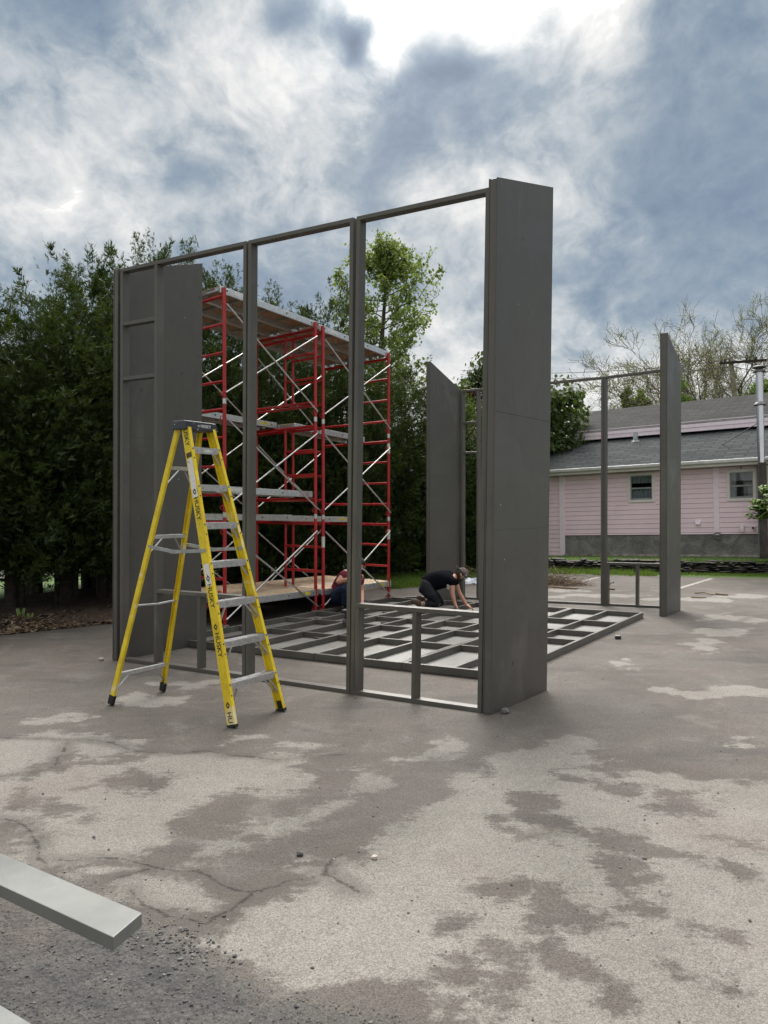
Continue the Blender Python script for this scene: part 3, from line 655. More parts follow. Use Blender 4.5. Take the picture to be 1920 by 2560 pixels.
# ------------------------------------------------------------------ floor frames lying on the ground
ZT = .085
Fc, Rc, Lc = G(1258, 1683, ZT), G(1609, 1531, ZT), G(490, 1602.5, ZT)
for v_ in (Fc, Rc, Lc): v_.z = 0
aU = (Lc-Fc); aLen = aU.length; aU.normalize(); bV = (Rc-Fc); bLen = bV.length; bV.normalize()
def fp(a, b, z): return Fc+aU*a+bV*b+Z*z
fcuts = [0, .285*aLen, .565*aLen, .845*aLen, 1.12*aLen]
def floor_frame(a0, a1, rows, label, brown, seed):
    e = empty('floor_frame', fp(a0, 0, 0), label, 'floor frame', 'grey timber floor frames laid side by side on the asphalt')
    q = random.Random(seed); W = .038
    def bb(x0, x1, y0, y1, z0, z1, nm, mat='greywood', bev=.0025):
        m = MB(); m.hexa([fp(x0, y0, z0), fp(x1, y0, z0), fp(x1, y1, z0), fp(x0, y1, z0)][::-1], [fp(x0, y0, z1), fp(x1, y0, z1), fp(x1, y1, z1), fp(x0, y1, z1)][::-1]); return m.build(nm, M[mat], e, bevel=bev)
    def nz(): return q.uniform(-.0015, .0025)
    bb(a0+.003, a0+W, 0, bLen, .012, ZT+nz(), 'side_board'); bb(a1-W, a1-.003, 0, bLen, .012, ZT+nz(), 'side_board')
    bb(a0+W, a1-W, 0, W, .012, ZT+nz(), 'end_board'); bb(a0+W, a1-W, bLen-W, bLen, .012, ZT+nz(), 'end_board')
    mid = (a0+a1)/2
    bb(a0+.005, a1-.005, .01, bLen-.01, .002, .011, 'plywood_sheet', 'panelgrey', 0)
    prev = W
    for r in rows+[bLen-W]:
        bb(mid-W/2, mid+W/2, prev, r, .012, ZT-.004, 'joist')
        if r < bLen-W-.01: bb(a0+W, a1-W, r, r+W, .012, ZT-.004+nz(), 'joist')
        prev = r+W
    if brown:
        bb(a0+W, a0+W+.006, brown[0], brown[1], .013, ZT-.022, 'raw_board', 'brown', 0)
        bb(a0+W, a0+W+.05, brown[0]-.05, brown[0], .013, ZT-.01, 'raw_board', 'brown', 0)
    for _ in range(3):
        b = q.uniform(.3, bLen-.4); x = q.choice((a0+.2, mid+.15))
        bb(x, x+.15, b, b+.035, .012, .035, 'loose_block')
    return e
rws = [.24*bLen, .43*bLen, .57*bLen, .76*bLen]
floor_frame(fcuts[0], fcuts[1], [x+.02 for x in rws], 'rightmost floor frame section, running from beside the tall near panel to the far corner', (1.3, 2.2), 1)
floor_frame(fcuts[1], fcuts[2], rws, 'second floor frame section from the right, where the kneeling worker reaches in', (.35, 2.3), 2)
floor_frame(fcuts[2], fcuts[3], [x-.03 for x in rws], 'third floor frame section from the right, behind the low sill rail post', (.5, 3.1), 3)
floor_frame(fcuts[3], fcuts[4], rws, 'leftmost floor frame section, lying beside the feet of the scaffold', (.9, 2.6), 4)

# ------------------------------------------------------------------ stepladder
def ladder():
    O = Vector((-1.568, 6.375, 0)); w = Vector((.545, .838, 0)).normalized(); b = Vector((-.873, .4875, 0)).normalized()
    e = empty('stepladder', O, 'yellow stepladder with a black top cap, worn and paint spattered, standing before the near wall', 'ladder')
    q = lambda a, c, z: O+w*a+b*c+Z*z
    ZC = 2.31
    def rail(side, rear):
        if not rear: f0, f1 = q(side*.295, -.655, .012), q(side*.150, -.045, ZC)
        else: f0, f1 = q(side*.285, .655, .06), q(side*.135, .060, ZC)
        d = (f1-f0).normalized(); ax = w*side; ya = d.cross(ax).normalized(); ax = ya.cross(d).normalized()
        if ax.dot(w*side) < 0: ax = -ax
        dep, th, k = (.082, .030, .005) if not rear else (.046, .024, .004)
        prof = [(0, -dep/2), (0, dep/2), (-th, dep/2), (-th, dep/2-k), (-k, dep/2-k), (-k, -dep/2+k), (-th, -dep/2+k), (-th, -dep/2)]
        m = MB(); m.profile(f0, f1, prof, ax, ya); o = m.build('front_rail' if not rear else 'rear_rail', M['yel'], e, bevel=.0012)
        m = MB()
        if not rear:
            m.profile(f0-d*.012, f0+d*.012, [(.004, -dep/2-.004), (.004, dep/2+.004), (-th-.003, dep/2+.004), (-th-.003, -dep/2-.004)], ax, ya)
            if side > 0: m.profile(f0+d*.012, f0+d*.075, [(-k-.001, -dep/2+k+.001), (-k-.001, dep/2-k-.001), (-k-.004, dep/2-k-.001), (-k-.004, -dep/2+k+.001)], ax, ya)
        else: m.profile(f0-d*.05, f0+d*.03, [(.004, -dep/2-.005), (.004, dep/2+.005), (-th-.004, dep/2+.005), (-th-.004, -dep/2-.005)], ax, ya)
        m.build('rubber_foot', M['rubber'], o, bevel=.002)
        return f0, f1, ax, ya, d, o
    fl, fr = rail(-1, 0), rail(1, 0); rl, rr = rail(-1, 1), rail(1, 1)
    def at(r_, z): f0, f1 = r_[0], r_[1]; return f0+(f1-f0)*((z-f0.z)/(f1.z-f0.z))
    # steps
    for k in range(1, 8):
        z = .305*k+.01; a_, c_ = at(fl, z)+w*.006, at(fr, z)-w*.006
        m = MB(); m.profile(a_, c_, [(-.042, .010), (-.042, -.040), (-.039, -.040), (-.039, .007), (.040, .007), (.040, -.025), (.043, -.025), (.043, .010)], b, Z)
        for j in range(6): m.profile(a_+w*.001, c_-w*.001, [(-.036+j*.013, .0102), (-.030+j*.013, .0102), (-.030+j*.013, .0125), (-.036+j*.013, .0125)], b, Z)
        st = m.build('step', M['alu'], e)
        for f in (.16, .80):
            m = MB(); p = a_.lerp(c_, f)-b*.042+Z*(-.014); m.lathe(p-b*.0015, [(0, -.001), (.006, -.001), (.006, .002), (0, .002)], 8, 0, b); m.build('rivet', M['aludark'], st)
        if k in (1, 2, 3, 4, 5, 6, 7):
            for (rr_, s_) in ((fl, 1), (fr, -1)):
                rl_ = .12 if k > 3 else .17
                for off in ((-.03, .028) if k < 4 else (.0,)):
                    p0 = (a_ if s_ > 0 else c_)+w*s_*(.11 if k < 4 else .06)+b*off-Z*.012; p1 = at(rr_, z-rl_)+w*s_*.008+b*off*.8
                    m = MB(); m.beam(p0, p1, .020, b, .004); m.build('step_brace', M['alu'], e)
        for rr_, s_ in ((fl, -1), (fr, 1)):
            for dz in (.0, -.075):
                p = at(rr_, z-.012+dz)-rr_[3]*0; ff = p-b*.0; yv = rr_[3] if rr_[3].dot(b) < 0 else -rr_[3]
                m = MB(); m.lathe(p+yv*.0405-rr_[2]*.014, [(0, .004), (.006, .003), (.0065, 0), (0, 0)], 8, 0, yv); m.build('rivet', M['black'], e)
    # rear bars
    for z in (.27, .85, 1.43, 2.0):
        a_, c_ = at(rl, z)+w*.004, at(rr, z)-w*.004
        m = MB(); 
        if z == .85: 
            mid = a_.lerp(c_, .55)-Z*.012; m.beam(a_, mid, .030, b, .012); m.beam(mid, c_, .030, b, .012)
        else: m.profile(a_, c_, [(-.016, .008), (-.016, -.022), (-.013, -.022), (-.013, .005), (.016, .005), (.016, .008)], b, Z)
        m.build('rear_bar', M['alu'], e)
        if z in (.27, 1.43, 2.0):
            for r_, s_, p_ in ((rl, 1, a_), (rr, -1, c_)):
                m = MB(); m.beam(p_+w*s_*.13-Z*.012, at(r_, z-.17)+w*s_*.006, .018, b, .004); m.build('rear_brace', M['aludark'], e)
    # spreaders
    for r_f, r_r, s_ in ((fl, rl, -1), (fr, rr, 1)):
        p0, p1 = at(r_f, 1.33)+r_f[2]*(.004 if s_ < 0 else -.012), at(r_r, 1.345)+r_r[2]*.004; mid = p0.lerp(p1, .53)-Z*.028
        m = MB(); m.beam(p0-(p1-p0).normalized()*.02, mid, .028, Z, .004); m.beam(mid+w*.005, p1+w*.005, .028, Z, .004); m.beam(mid-(p1-p0).normalized()*.04+w*.0095, mid+(p1-p0).normalized()*.04+w*.0095, .032, Z, .004)
        m.build('spreader', M['aludark'], e)
    # cap
    def cp(a, c, z): return q(a, c, z)
    hl, hd = .182, .075
    m = MB()
    o_ = [(-hl, -hd), (hl, -hd), (hl-.025, hd), (-hl+.0, hd)]
    bot = [cp(x*1.02, y*1.05, ZC-.012) for x, y in o_]; top = [cp(x*.96, y*.92, ZC+.062) for x, y in o_]
    m.hexa(bot, top); cap = m.build('top_cap', M['cap'], e, bevel=.008)
    # lettering
    def text(s, size, origin, xdir, ydir, mat, parent, nm='lettering'):
        c = bpy.data.curves.new(nm, 'FONT'); c.body = s; c.size = size; c.extrude = .0006; c.offset = size*.014; c.align_x = 'CENTER'; c.align_y = 'CENTER'
        c.materials.append(mat); o = bpy.data.objects.new(nm, c); col.objects.link(o)
        xd = xdir.normalized(); zd = xd.cross(ydir).normalized(); yd = zd.cross(xd)
        mat4 = Matrix((xd, yd, zd)).transposed().to_4x4(); mat4.translation = origin
        bpy.context.view_layer.update(); me = bpy.data.meshes.new_from_object(o); bpy.data.objects.remove(o)
        o = bpy.data.objects.new(nm, me); col.objects.link(o)
        o.parent = parent; o.matrix_parent_inverse = parent.matrix_basis.inverted(); o.matrix_basis = mat4; return o
    def diamond(origin, xd, yd, s, mat, parent):
        n = xd.cross(yd).normalized(); m = MB()
        for pts in ([(-1, 0), (0, .8), (.25, .55), (-.4, 0), (.25, -.55), (0, -.8)], [(.1, .35), (.45, .62), (1, 0), (.45, -.62), (.1, -.35), (.5, 0)]):
            m.profile(origin, origin+n*.0012, [(x*s, y*s) for x, y in pts], xd, yd)
        m.build('emblem', mat, parent)
    ink = simple('black_ink', (.02, .018, .012), .6)
    f0, f1, ax, ya, d, o = fl
    base = f0; Lr = (f1-f0).length; down = -d; yv = ya if ya.dot(b) < 0 else -ya     # outward face normal = ax
    # text reads downward along the rail, tops of letters toward the front edge
    up_l = down.cross(-ax).normalized()
    if down.cross(up_l).dot(ax) < 0: up_l = -up_l
    sfc = ax*.0006
    for s_, txt, em in ((2.30, 'USKY', 0), (1.66, 'HUSKY', 1), (.98, 'HUSKY', 1), (.61, 'HUSKY', 1), (.17, 'HU', 1)):
        zc = s_; p = at(fl, zc if txt != 'USKY' else 2.235)+sfc
        sz = .074
        if txt == 'HU': p = at(fl, .075)+sfc
        text(txt, sz*.82, p, down, up_l, ink, o)
        if em: diamond(at(fl, zc+.135 if txt != 'HU' else .165)+sfc, down, up_l, .026, ink, o)
    for zc, hgt in ((1.905, .155), (1.14, .085)):
        m = MB(); p0, p1 = at(fl, zc-hgt), at(fl, zc+hgt); m.profile(p0, p1, [(.0005, -.030), (.0005, .030), (.0011, .030), (.0011, -.030)], ax, ya); m.build('worn_sticker', M['label'], o)
    m = MB(); m.profile(at(fl, 2.07), at(fl, 2.11), [(.0005, -.030), (.0005, .030), (.0011, .030), (.0011, -.030)], ax, ya); m.build('warning_sticker', simple('sticker_dark', (.10, .085, .03), .6, scale=90, var=.45), o)
    fn = (bot[1]-bot[0]).normalized(); upc = (top[0]-bot[0]); nrm = fn.cross(upc).normalized()
    cpos = (bot[0]+bot[1]+top[0]+top[1])/4+fn*.018+nrm*.001
    wht = simple('white_ink', (.62, .63, .66), .5)
    text('HUSKY', .036, cpos+fn*.03, fn, upc, wht, cap); diamond(cpos-fn*.05+nrm*.0005, fn, upc.normalized(), .012, wht, cap)
    m = MB(); a7 = at(fl, .305*7+.01); c7 = at(fr, .305*7+.01); m.beam(a7.lerp(c7, .42)-b*.0436-Z*.014, a7.lerp(c7, .68)-b*.0436-Z*.014, .022, Z, .001); m.build('worn_sticker', M['white'], e)
ladder()

# ------------------------------------------------------------------ scaffold
WD = Vector((-.743, .667, 0)).normalized(); FW = 1.65
P1, P2, P2b, P3 = Vector((-2.18, 10.52, 0)), G(789, 1534), G(808, 1532), G(971.5, 1505)
RL = .026
def tower(pa, pb, ha, hb, label, labels_white):
    e = empty('scaffold_tower', (pa+pb)/2, label, 'scaffold', 'red steel scaffold towers')
    for p, h in ((pa, ha), (pb, hb)):
        sc = h/4.5
        for lv in range(3):
            z0 = (1.5*lv+.04)*sc if lv else .05; z1 = 1.5*(lv+1)*sc+ (0.0)
            zl = lambda z: (1.5*lv+z)*sc
            m = MB(); m.tube(p+Z*z0, p+Z*z1, RL, n=12); m.tube(p+WD*FW+Z*z0, p+WD*FW+Z*z1, RL, n=12)
            m.tube(p+Z*zl(1.40)+WD*.01, p+WD*(FW-.01)+Z*zl(1.40), RL*.95, n=10)
            fr = m.build('end_frame', M['red'], e)
            m = MB(); m.tube(p+Z*zl(.27)+WD*.01, p+WD*(FW-.01)+Z*zl(.27), RL*.8, n=10); m.build('lower_bar', M['red'], fr)
            for tt in (.71,):
                m = MB(); m.tube(p+WD*tt+Z*(zl(.27) if lv else .27*sc), p+WD*tt+Z*zl(1.38), RL*.85, n=10); m.build('inner_post', M['red'], fr)
            for zz in (1.03, .65):
                m = MB(); m.tube(p+Z*zl(zz), p+WD*.71+Z*zl(zz), RL*.75, n=10); m.build('rung', M['red'], fr)
            for tt in (0, FW):
                if lv:
                    m = MB(); m.tube(p+WD*tt+Z*(zl(0)-.03), p+WD*tt+Z*(zl(0)+.04), RL*1.12, n=10); m.build('coupling_pin', M['galv'], fr)
                for zz in (.10, 1.28):
                    c = p+WD*tt+Z*zl(zz)+Vector((-.03, -.025, 0)); m = MB()
                    m.path([c+Vector((math.cos(k)*.022, 0, math.sin(k)*.03)) for k in np.linspace(0, 5.4, 8)], .006, 5); m.build('brace_lock', M['red'], fr)
        for tt in (0, FW):
            m = MB(); c = p+WD*tt; m.tube(c, c+Z*.055, .018, n=10); m.box(c+Z*.004, (.14, .14, .008), rot=Matrix.Rotation(.9, 3, 'Z')); m.beam(c+Z*.045-U*.07, c+Z*.045+U*.07, .022, VV, .02)
            m.build('base_plate', M['galv'], e)
    d = (pb-pa).normalized()
    for tt in (0, FW):
        for lv in range(3):
            for (za, zb, off) in ((.12, 1.28, .034), (1.28, .12, .048)):
                o_ = VV.cross(Z).normalized()*off*(1 if tt == 0 else -1)+WD*tt
                m = MB(); A_ = pa+o_+Z*(1.5*lv+za)*ha/4.5; B_ = pb+o_+Z*(1.5*lv+zb)*hb/4.5
                m.tube(A_, B_, .0125, n=8); m.build('cross_brace', M['galv'], e)
    for (p, z, h) in labels_white:
        m = MB(); m.tube(p+Z*z, p+Z*(z+h), RL+.0015, n=12, caps=False); m.build('white_sticker', M['white'], e)
    return e
tower(P1, P2, 4.66, 4.54, 'left tower of the red scaffold, nearer the stepladder, with three stacked frames', [])
tower(P2b, P3, 4.50, 4.35, 'right tower of the red scaffold, rising behind the squatting worker', [(P2b, 1.03, .17), (P3, 1.10, .17), (P3, 2.60, .17)])
def plank(pa, pb, t0, w_, za, zb, label, name='scaffold_plank', top='ply', over=.05, sticker=True, group='aluminium and plywood scaffold planks'):
    d = (pb-pa).normalized(); a_, b_ = pa-d*over, pb+d*over
    e = empty(name, a_+WD*t0+Z*za, label, 'scaffold plank', group)
    q = lambda s, t, z: a_.lerp(b_, s)+WD*(t0+t)+Z*((za+(zb-za)*s)+z)
    for t in (0, w_-.03):
        m = MB(); m.hexa([q(0, t, -.01), q(1, t, -.01), q(1, t+.03, -.01), q(0, t+.03, -.01)], [q(0, t, .085), q(1, t, .085), q(1, t+.03, .085), q(0, t+.03, .085)])
        r_ = m.build('side_rail', M['alu'], e, bevel=.004)
        if t == 0:
            for s in (.06, .33, .66, .94):
                m = MB(); m.lathe(q(s, -.001, .04), [(0, .0), (.016, .0), (.016, .003), (.024, .003), (.026, 0)], 12, 0, -WD); m.build('rivet_hole', [M['galv']], r_)
                m = MB(); m.lathe(q(s, -.003, .04), [(0, .0), (.012, .0)], 10, 0, -WD); m.build('hole', M['black'], r_)
            if sticker:
                for s0, s1, mt in ((.80, .825, 'yellow_sticker'), (.845, .90, 'yellow_sticker')):
                    m = MB(); m.hexa([q(s0, -.003, .022), q(s1, -.003, .022), q(s1, -.0005, .022), q(s0, -.0005, .022)], [q(s0, -.003, .065), q(s1, -.003, .065), q(s1, -.0005, .065), q(s0, -.0005, .065)]); m.build('yellow_sticker', M[mt], r_)
            else:
                m = MB(); m.hexa([q(.10, -.003, .022), q(.24, -.003, .022), q(.24, -.0005, .022), q(.10, -.0005, .022)], [q(.10, -.003, .065), q(.24, -.003, .065), q(.24, -.0005, .065), q(.10, -.0005, .065)]); m.build('white_sticker', M['white'], r_)
    m = MB(); m.hexa([q(.002, .031, .070), q(.998, .031, .070), q(.998, w_-.031, .070), q(.002, w_-.031, .070)], [q(.002, .031, .084), q(.998, .031, .084), q(.998, w_-.031, .084), q(.002, w_-.031, .084)]); m.f and None
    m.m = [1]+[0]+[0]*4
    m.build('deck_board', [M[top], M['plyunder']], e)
    for s in (.01, .25, .5, .75, .97):
        m = MB(); m.hexa([q(s, .031, .035), q(s+.02, .031, .035), q(s+.02, w_-.031, .035), q(s, w_-.031, .035)], [q(s, .031, .069), q(s+.02, .031, .069), q(s+.02, w_-.031, .069), q(s, w_-.031, .069)]); m.build('cross_member', M['aludark'], e)
    for s in (0, 1):
        for t in (.06, w_-.11):
            c = q(s, t, 0); dd = d*(-1 if s == 0 else 1)
            m = MB(); m.box(c+Z*.035, (.06, .06, .05), rot=Matrix.Rotation(math.atan2(d.y, d.x), 3, 'Z')); m.build('hook', M['aludark'], e)
    return e
w3 = .53
nm = ['nearest', 'middle', 'farthest']
def lvl(z, h): return z*h/4.5
def setz(lab, pa, pb, ha, hb, t0, w_, z, **k): return plank(pa, pb, t0, w_, lvl(z, ha)+.02, lvl(z, hb)+.02, lab, **k)
for i in range(3):
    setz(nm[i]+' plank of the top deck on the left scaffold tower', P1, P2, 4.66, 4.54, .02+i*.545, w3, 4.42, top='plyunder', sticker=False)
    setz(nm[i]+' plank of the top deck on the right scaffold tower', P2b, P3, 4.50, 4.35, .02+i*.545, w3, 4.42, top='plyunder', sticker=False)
    setz(nm[i]+' plank of the lowest deck on the left scaffold tower', P1, P2, 4.66, 4.54, -.02+i*.56, .55, .27)
    setz(nm[i]+' plank of the lowest deck on the right scaffold tower', P2b, P3, 4.50, 4.35, -.02+i*.56, .55, .27)
setz('single plank resting on the far side of the upper frames of the left scaffold tower', P1, P2, 4.66, 4.54, .98, .48, 2.92)
setz('single plank at the same high level on the right scaffold tower', P2b, P3, 4.50, 4.35, .62, .48, 2.92, sticker=False)
setz('single plank just above eye height on the near side of the left scaffold tower', P1, P2, 4.66, 4.54, .12, .48, 1.79, sticker=False)
setz('single plank just below eye height on the left scaffold tower', P1, P2, 4.66, 4.54, .60, .48, 1.42, sticker=False)
setz('single plank just below eye height on the right scaffold tower', P2b, P3, 4.50, 4.35, .95, .48, 1.42)

# ------------------------------------------------------------------ foliage builders
def leafmat(name, c0, c1, trans=.3, rough=.55):
    t = NT(name); ti = t.attr('tint')
    a = t.mix(ti, c0, c1); n = t.noise(t.pos, .9, 3); a = t.mix(t.m('MULTIPLY', t.rng(n, .45, .7), .35), a, tuple(min(1, x*1.35) for x in c1))
    t.set('Base Color', a); t.set('Roughness', rough); t.set('Specular IOR Level', .25)
    tr = t.N.new('ShaderNodeBsdfTranslucent'); t.L.new(t.mix(.35, a, (.30, .40, .03)), tr.inputs[0])
    mx = t.N.new('ShaderNodeMixShader'); mx.inputs[0].default_value = trans
    t.L.new(t.b.outputs[0], mx.inputs[1]); t.L.new(tr.outputs[0], mx.inputs[2])
    t.L.new(mx.outputs[0], t.N['Material Output'].inputs[0]); return t.mat
M['arbor'] = leafmat('arborvitae_foliage', (.009, .022, .009), (.046, .078, .018), .10)
M['arborl'] = leafmat('bright_arborvitae_foliage', (.03, .06, .012), (.10, .17, .025), .18)
M['spring'] = leafmat('spring_leaves', (.085, .125, .038), (.19, .245, .075), .42)
M['maple'] = leafmat('maple_leaves', (.016, .036, .012), (.050, .085, .022), .2)
M['plum'] = leafmat('purple_leaves', (.030, .012, .014), (.085, .028, .03), .2)
M['bud'] = leafmat('leaf_buds', (.10, .12, .05), (.22, .24, .10), .3)
M['bushl'] = leafmat('bush_leaves', (.05, .10, .02), (.13, .22, .04), .3)
M['barkbare'] = simple('grey_brown_bark', (.15, .12, .095), .9, scale=14, var=.25)
M['bark'] = simple('bark', (.075, .058, .045), .9, scale=14, var=.3, bump=.6)
M['barkdark'] = simple('dark_bark', (.04, .032, .026), .9, scale=14, var=.3, bump=.6)
M['barkpale'] = simple('pale_bark', (.34, .30, .25), .9, scale=8, var=.3, bump=.4)

def np_mesh(name, V, Fc, mat, tint=None, parent=None):
    me = bpy.data.meshes.new(name); k = Fc.shape[1]
    me.vertices.add(len(V)); me.vertices.foreach_set('co', V.astype(np.float32).reshape(-1)); me.loops.add(Fc.size); me.loops.foreach_set('vertex_index', Fc.reshape(-1).astype(np.int32))
    me.polygons.add(len(Fc)); me.polygons.foreach_set('loop_start', np.arange(0, Fc.size, k, dtype=np.int32)); me.polygons.foreach_set('loop_total', np.full(len(Fc), k, np.int32))
    me.update(calc_edges=True)
    if tint is not None:
        A = me.attributes.new('tint', 'FLOAT', 'POINT'); A.data.foreach_set('value', tint.astype(np.float32))
    me.materials.append(mat); o = bpy.data.objects.new(name, me); col.objects.link(o)
    if parent is not None: o.parent = parent
    return o
def unit(v): return v/(np.linalg.norm(v, axis=-1, keepdims=True)+1e-9)
def sprays(pos, dirs, size, rs, fan=4, width=.16):
    """flat fern-like sprays: each a fan of slender pointed leaves"""
    n = len(pos); nrm = unit(np.cross(dirs, unit(rs.normal(size=(n, 3))))); side = unit(np.cross(nrm, dirs))
    V = []; 
    for k in range(fan):
        a = (k-(fan-1)/2)*.42+rs.normal(size=n)*.12; L = size*(1-.22*abs(k-(fan-1)/2))*rs.uniform(.8, 1.2, n)
        d = dirs*np.cos(a)[:, None]+side*np.sin(a)[:, None]; s_ = np.cross(nrm, d)
        b = pos+dirs*(size*.12*k)[:, None]
        V.append(np.stack([b, b+d*(L*.5)[:, None]+s_*(L*width)[:, None]+nrm*(L*.06)[:, None], b+d*L[:, None], b+d*(L*.45)[:, None]-s_*(L*width)[:, None]], 1))
    V = np.concatenate(V, 1).reshape(-1, 3); Fc = np.arange(len(V)).reshape(-1, 4); return V, Fc
def arbor(seed, H, Rr, z0=.9, nclump=640, per=46, size=.105, mat='arbor', leaders=5, name='arborvitae_tree', bush=1.0):
    rs = np.random.RandomState(seed); e = bpy.data.objects.new(name, None); col.objects.link(e)
    h = z0+(H-z0)*rs.uniform(0, 1, nclump)**.95; th = rs.uniform(0, 2*math.pi, nclump); f = (h-z0)/(H-z0)
    # several upright stems side by side give the ragged, many-pointed outline
    ns = 5; sa = rs.uniform(0, 6.28, ns); sr = rs.uniform(.15, .50, ns)*Rr; sh = H*rs.uniform(.86, 1.0, ns); sh[0] = H; si = rs.randint(0, ns, nclump)
    h = np.minimum(h, z0+(sh[si]-z0)*rs.uniform(0, 1, nclump)**.9); f = (h-z0)/(sh[si]-z0)
    env = Rr*.80*np.minimum(1, (1-f)**.58*1.75+.05)*np.minimum(1, .75+f*2)*rs.uniform(.85, 1.12, nclump)
    inner = rs.uniform(0, 1, nclump) < .22
    r = env*np.where(inner, rs.uniform(.1, .6, nclump), rs.uniform(.75, 1.05, nclump))
    lean_ = np.clip(1-f*.35, 0, 1)
    c = np.stack([r*np.cos(th)+sr[si]*np.cos(sa[si])*lean_, r*np.sin(th)+sr[si]*np.sin(sa[si])*lean_, h], 1)
    out = unit(np.stack([c[:, 0], c[:, 1], np.zeros(nclump)], 1))
    cd_ = unit(out*rs.uniform(.35, .95, (nclump, 1))+np.array([0, 0, 1])*rs.uniform(.45, 1.15, (nclump, 1))+rs.normal(size=(nclump, 3))*.2)
    L = rs.uniform(.35, .75, nclump)*bush
    tc = np.clip(rs.beta(1.2, 1.8, nclump), 0, 1)
    ix = np.repeat(np.arange(nclump), per); u = rs.uniform(0, 1, len(ix))
    wd = (.12*np.sin(np.clip(u*1.1+.25, 0, 1)*math.pi)*.9+.02)[:, None]
    pos = c[ix]+cd_[ix]*(L[ix]*u)[:, None]+rs.normal(size=(len(ix), 3))*wd-np.array([0, 0, 1])*(u*u*.06)[:, None]
    dr = unit(cd_[ix]*1.0+rs.normal(size=(len(ix), 3))*.42+np.array([0, 0, -.08]))
    sz = size*rs.uniform(.7, 1.35, len(ix))
    ti = np.clip(tc[ix]*.85+u*.22+rs.normal(size=len(ix))*.1, 0, 1)
    # leaders poking out of the top
    for k in range(leaders):
        a = rs.uniform(0, 6.28); rr = Rr*rs.uniform(0, .55); hh = H-rr*1.1-rs.uniform(0, .4); top = rs.uniform(.35, .8); n = 90
        u2 = rs.uniform(0, 1, n); base = np.array([rr*math.cos(a), rr*math.sin(a), hh-.1]); dd = unit(np.array([rs.normal()*.18, rs.normal()*.18, 1.]))
        pos = np.concatenate([pos, base+dd*(u2*top)[:, None]+rs.normal(size=(n, 3))*(.09*(1-u2)+.02)[:, None]]); dr = np.concatenate([dr, unit(dd+rs.normal(size=(n, 3))*.55)])
        sz = np.concatenate([sz, size*rs.uniform(.4, .8, n)]); ti = np.concatenate([ti, rs.uniform(.3, .9, n)])
    V, Fc = sprays(pos, dr, sz, rs, width=.085); nf = 4
    tint = np.repeat(ti, nf*4)
    np_mesh('foliage', V, Fc, M[mat], tint, e)
    m = MB(); q = random.Random(seed)
    for k in range(3):
        a = q.uniform(0, 6.3); b = Vector((math.cos(a), math.sin(a), 0))*.08
        pts = [b*1.2, b*1.6+Z*1.0, b*(2.2)+Z*2.4+Vector((q.gauss(0, .08), q.gauss(0, .08), 0)), b*2.5+Z*(H*.72)]
        m.path(pts, [.10, .075, .055, .02], 9)
    for k in range(26):
        a = q.uniform(0, 6.3); z = q.uniform(.5, H*.8); l = q.uniform(.5, Rr*.9); d = Vector((math.cos(a), math.sin(a), q.uniform(.0, .6)))
        p = Vector((0, 0, z)); m.path([p, p+d*l*.5+Z*.03, p+d*l+Z*.12], [.022, .014, .004], 5)
    t_ = m.build('trunk', M['barkdark']); t_.parent = e
    return e
def place(o, x, y, z=0, rz=0, s=1.0, sz=None, label=None, cat='tree', group=None):
    o.location = (x, y, z); o.rotation_euler = (0, 0, rz); o.scale = (s, s, s if sz is None else sz); return tag(o, label, cat, group)

# hedge of arborvitae
A_PROTO = [arbor(s_, 6.0, 1.25, z0=z_, leaders=8+3*(s_ % 3)) for s_, z_ in ((21, .75), (22, .65), (23, .3), (24, .25))]
hedge = [  # px, D, top px y, base radius scale, proto, label
    (-170, 11.3, 700, 1.15, 0, 'dark green arborvitae at the far left edge of the hedge'),
    (28, 11.8, 700, 1.05, 1, 'dark arborvitae at the left edge of the photo, lower than the next one'),
    (165, 12.5, 632, 1.05, 0, 'tall dark arborvitae in the hedge with a wispy top, left of the near wall'),
    (262, 13.2, 590, 1.05, 1, 'tallest dark arborvitae of the hedge, rising just left of the near wall'),
    (345, 13.8, 575, .95, 1, 'dark arborvitae whose tip pokes over the top beam of the leftmost wall frame'),
    (455, 14.5, 612, .95, 2, 'dark arborvitae behind the left wall panel with a thin lone spire'),
    (560, 15.2, 642, .95, 3, 'dark arborvitae seen between the left wall panel and the first doorway post'),
    (655, 15.9, 712, 1.0, 2, 'dark arborvitae behind the top deck of the left scaffold tower'),
    (745, 16.6, 748, 1.0, 3, 'dark arborvitae behind the middle of the scaffold, lower than those beside it'),
    (838, 17.0, 706, .92, 2, 'dark arborvitae rising beside the wall post, in front of the light green tree'),
    (925, 18.0, 842, 1.0, 3, 'low rounded arborvitae behind the right scaffold tower'),
    (1010, 18.8, 905, 1.0, 2, 'broad low arborvitae just left of the slanted far wall panel'),
    (1100, 19.8, 960, 1.0, 3, 'dark arborvitae hidden behind the slanted far wall panel')]
used = set()
for (px, D, ty, s_, k, lab) in hedge:
    p = P(px, 1265, D); H_ = P(px, ty, D).z+.25
    o = A_PROTO[k] if k not in used else copy_tree(A_PROTO[k]); used.add(k)
    place(o, p.x, p.y, 0, rnd.uniform(0, 6.3), s_*.97, H_/(6.75 if px < 300 else 6.45), lab, 'tree', 'arborvitae hedge along the left side of the lot')
o = arbor(31, 4.6, .62, z0=.15, nclump=300, mat='arborl', leaders=2, size=.13); p = P(1166, 1265, 20.5)
place(o, p.x, p.y, 0, 0, 1.0, P(1166, 985, 20.5).z/4.75, 'narrow bright green columnar arborvitae seen through the small bay of the far wall')
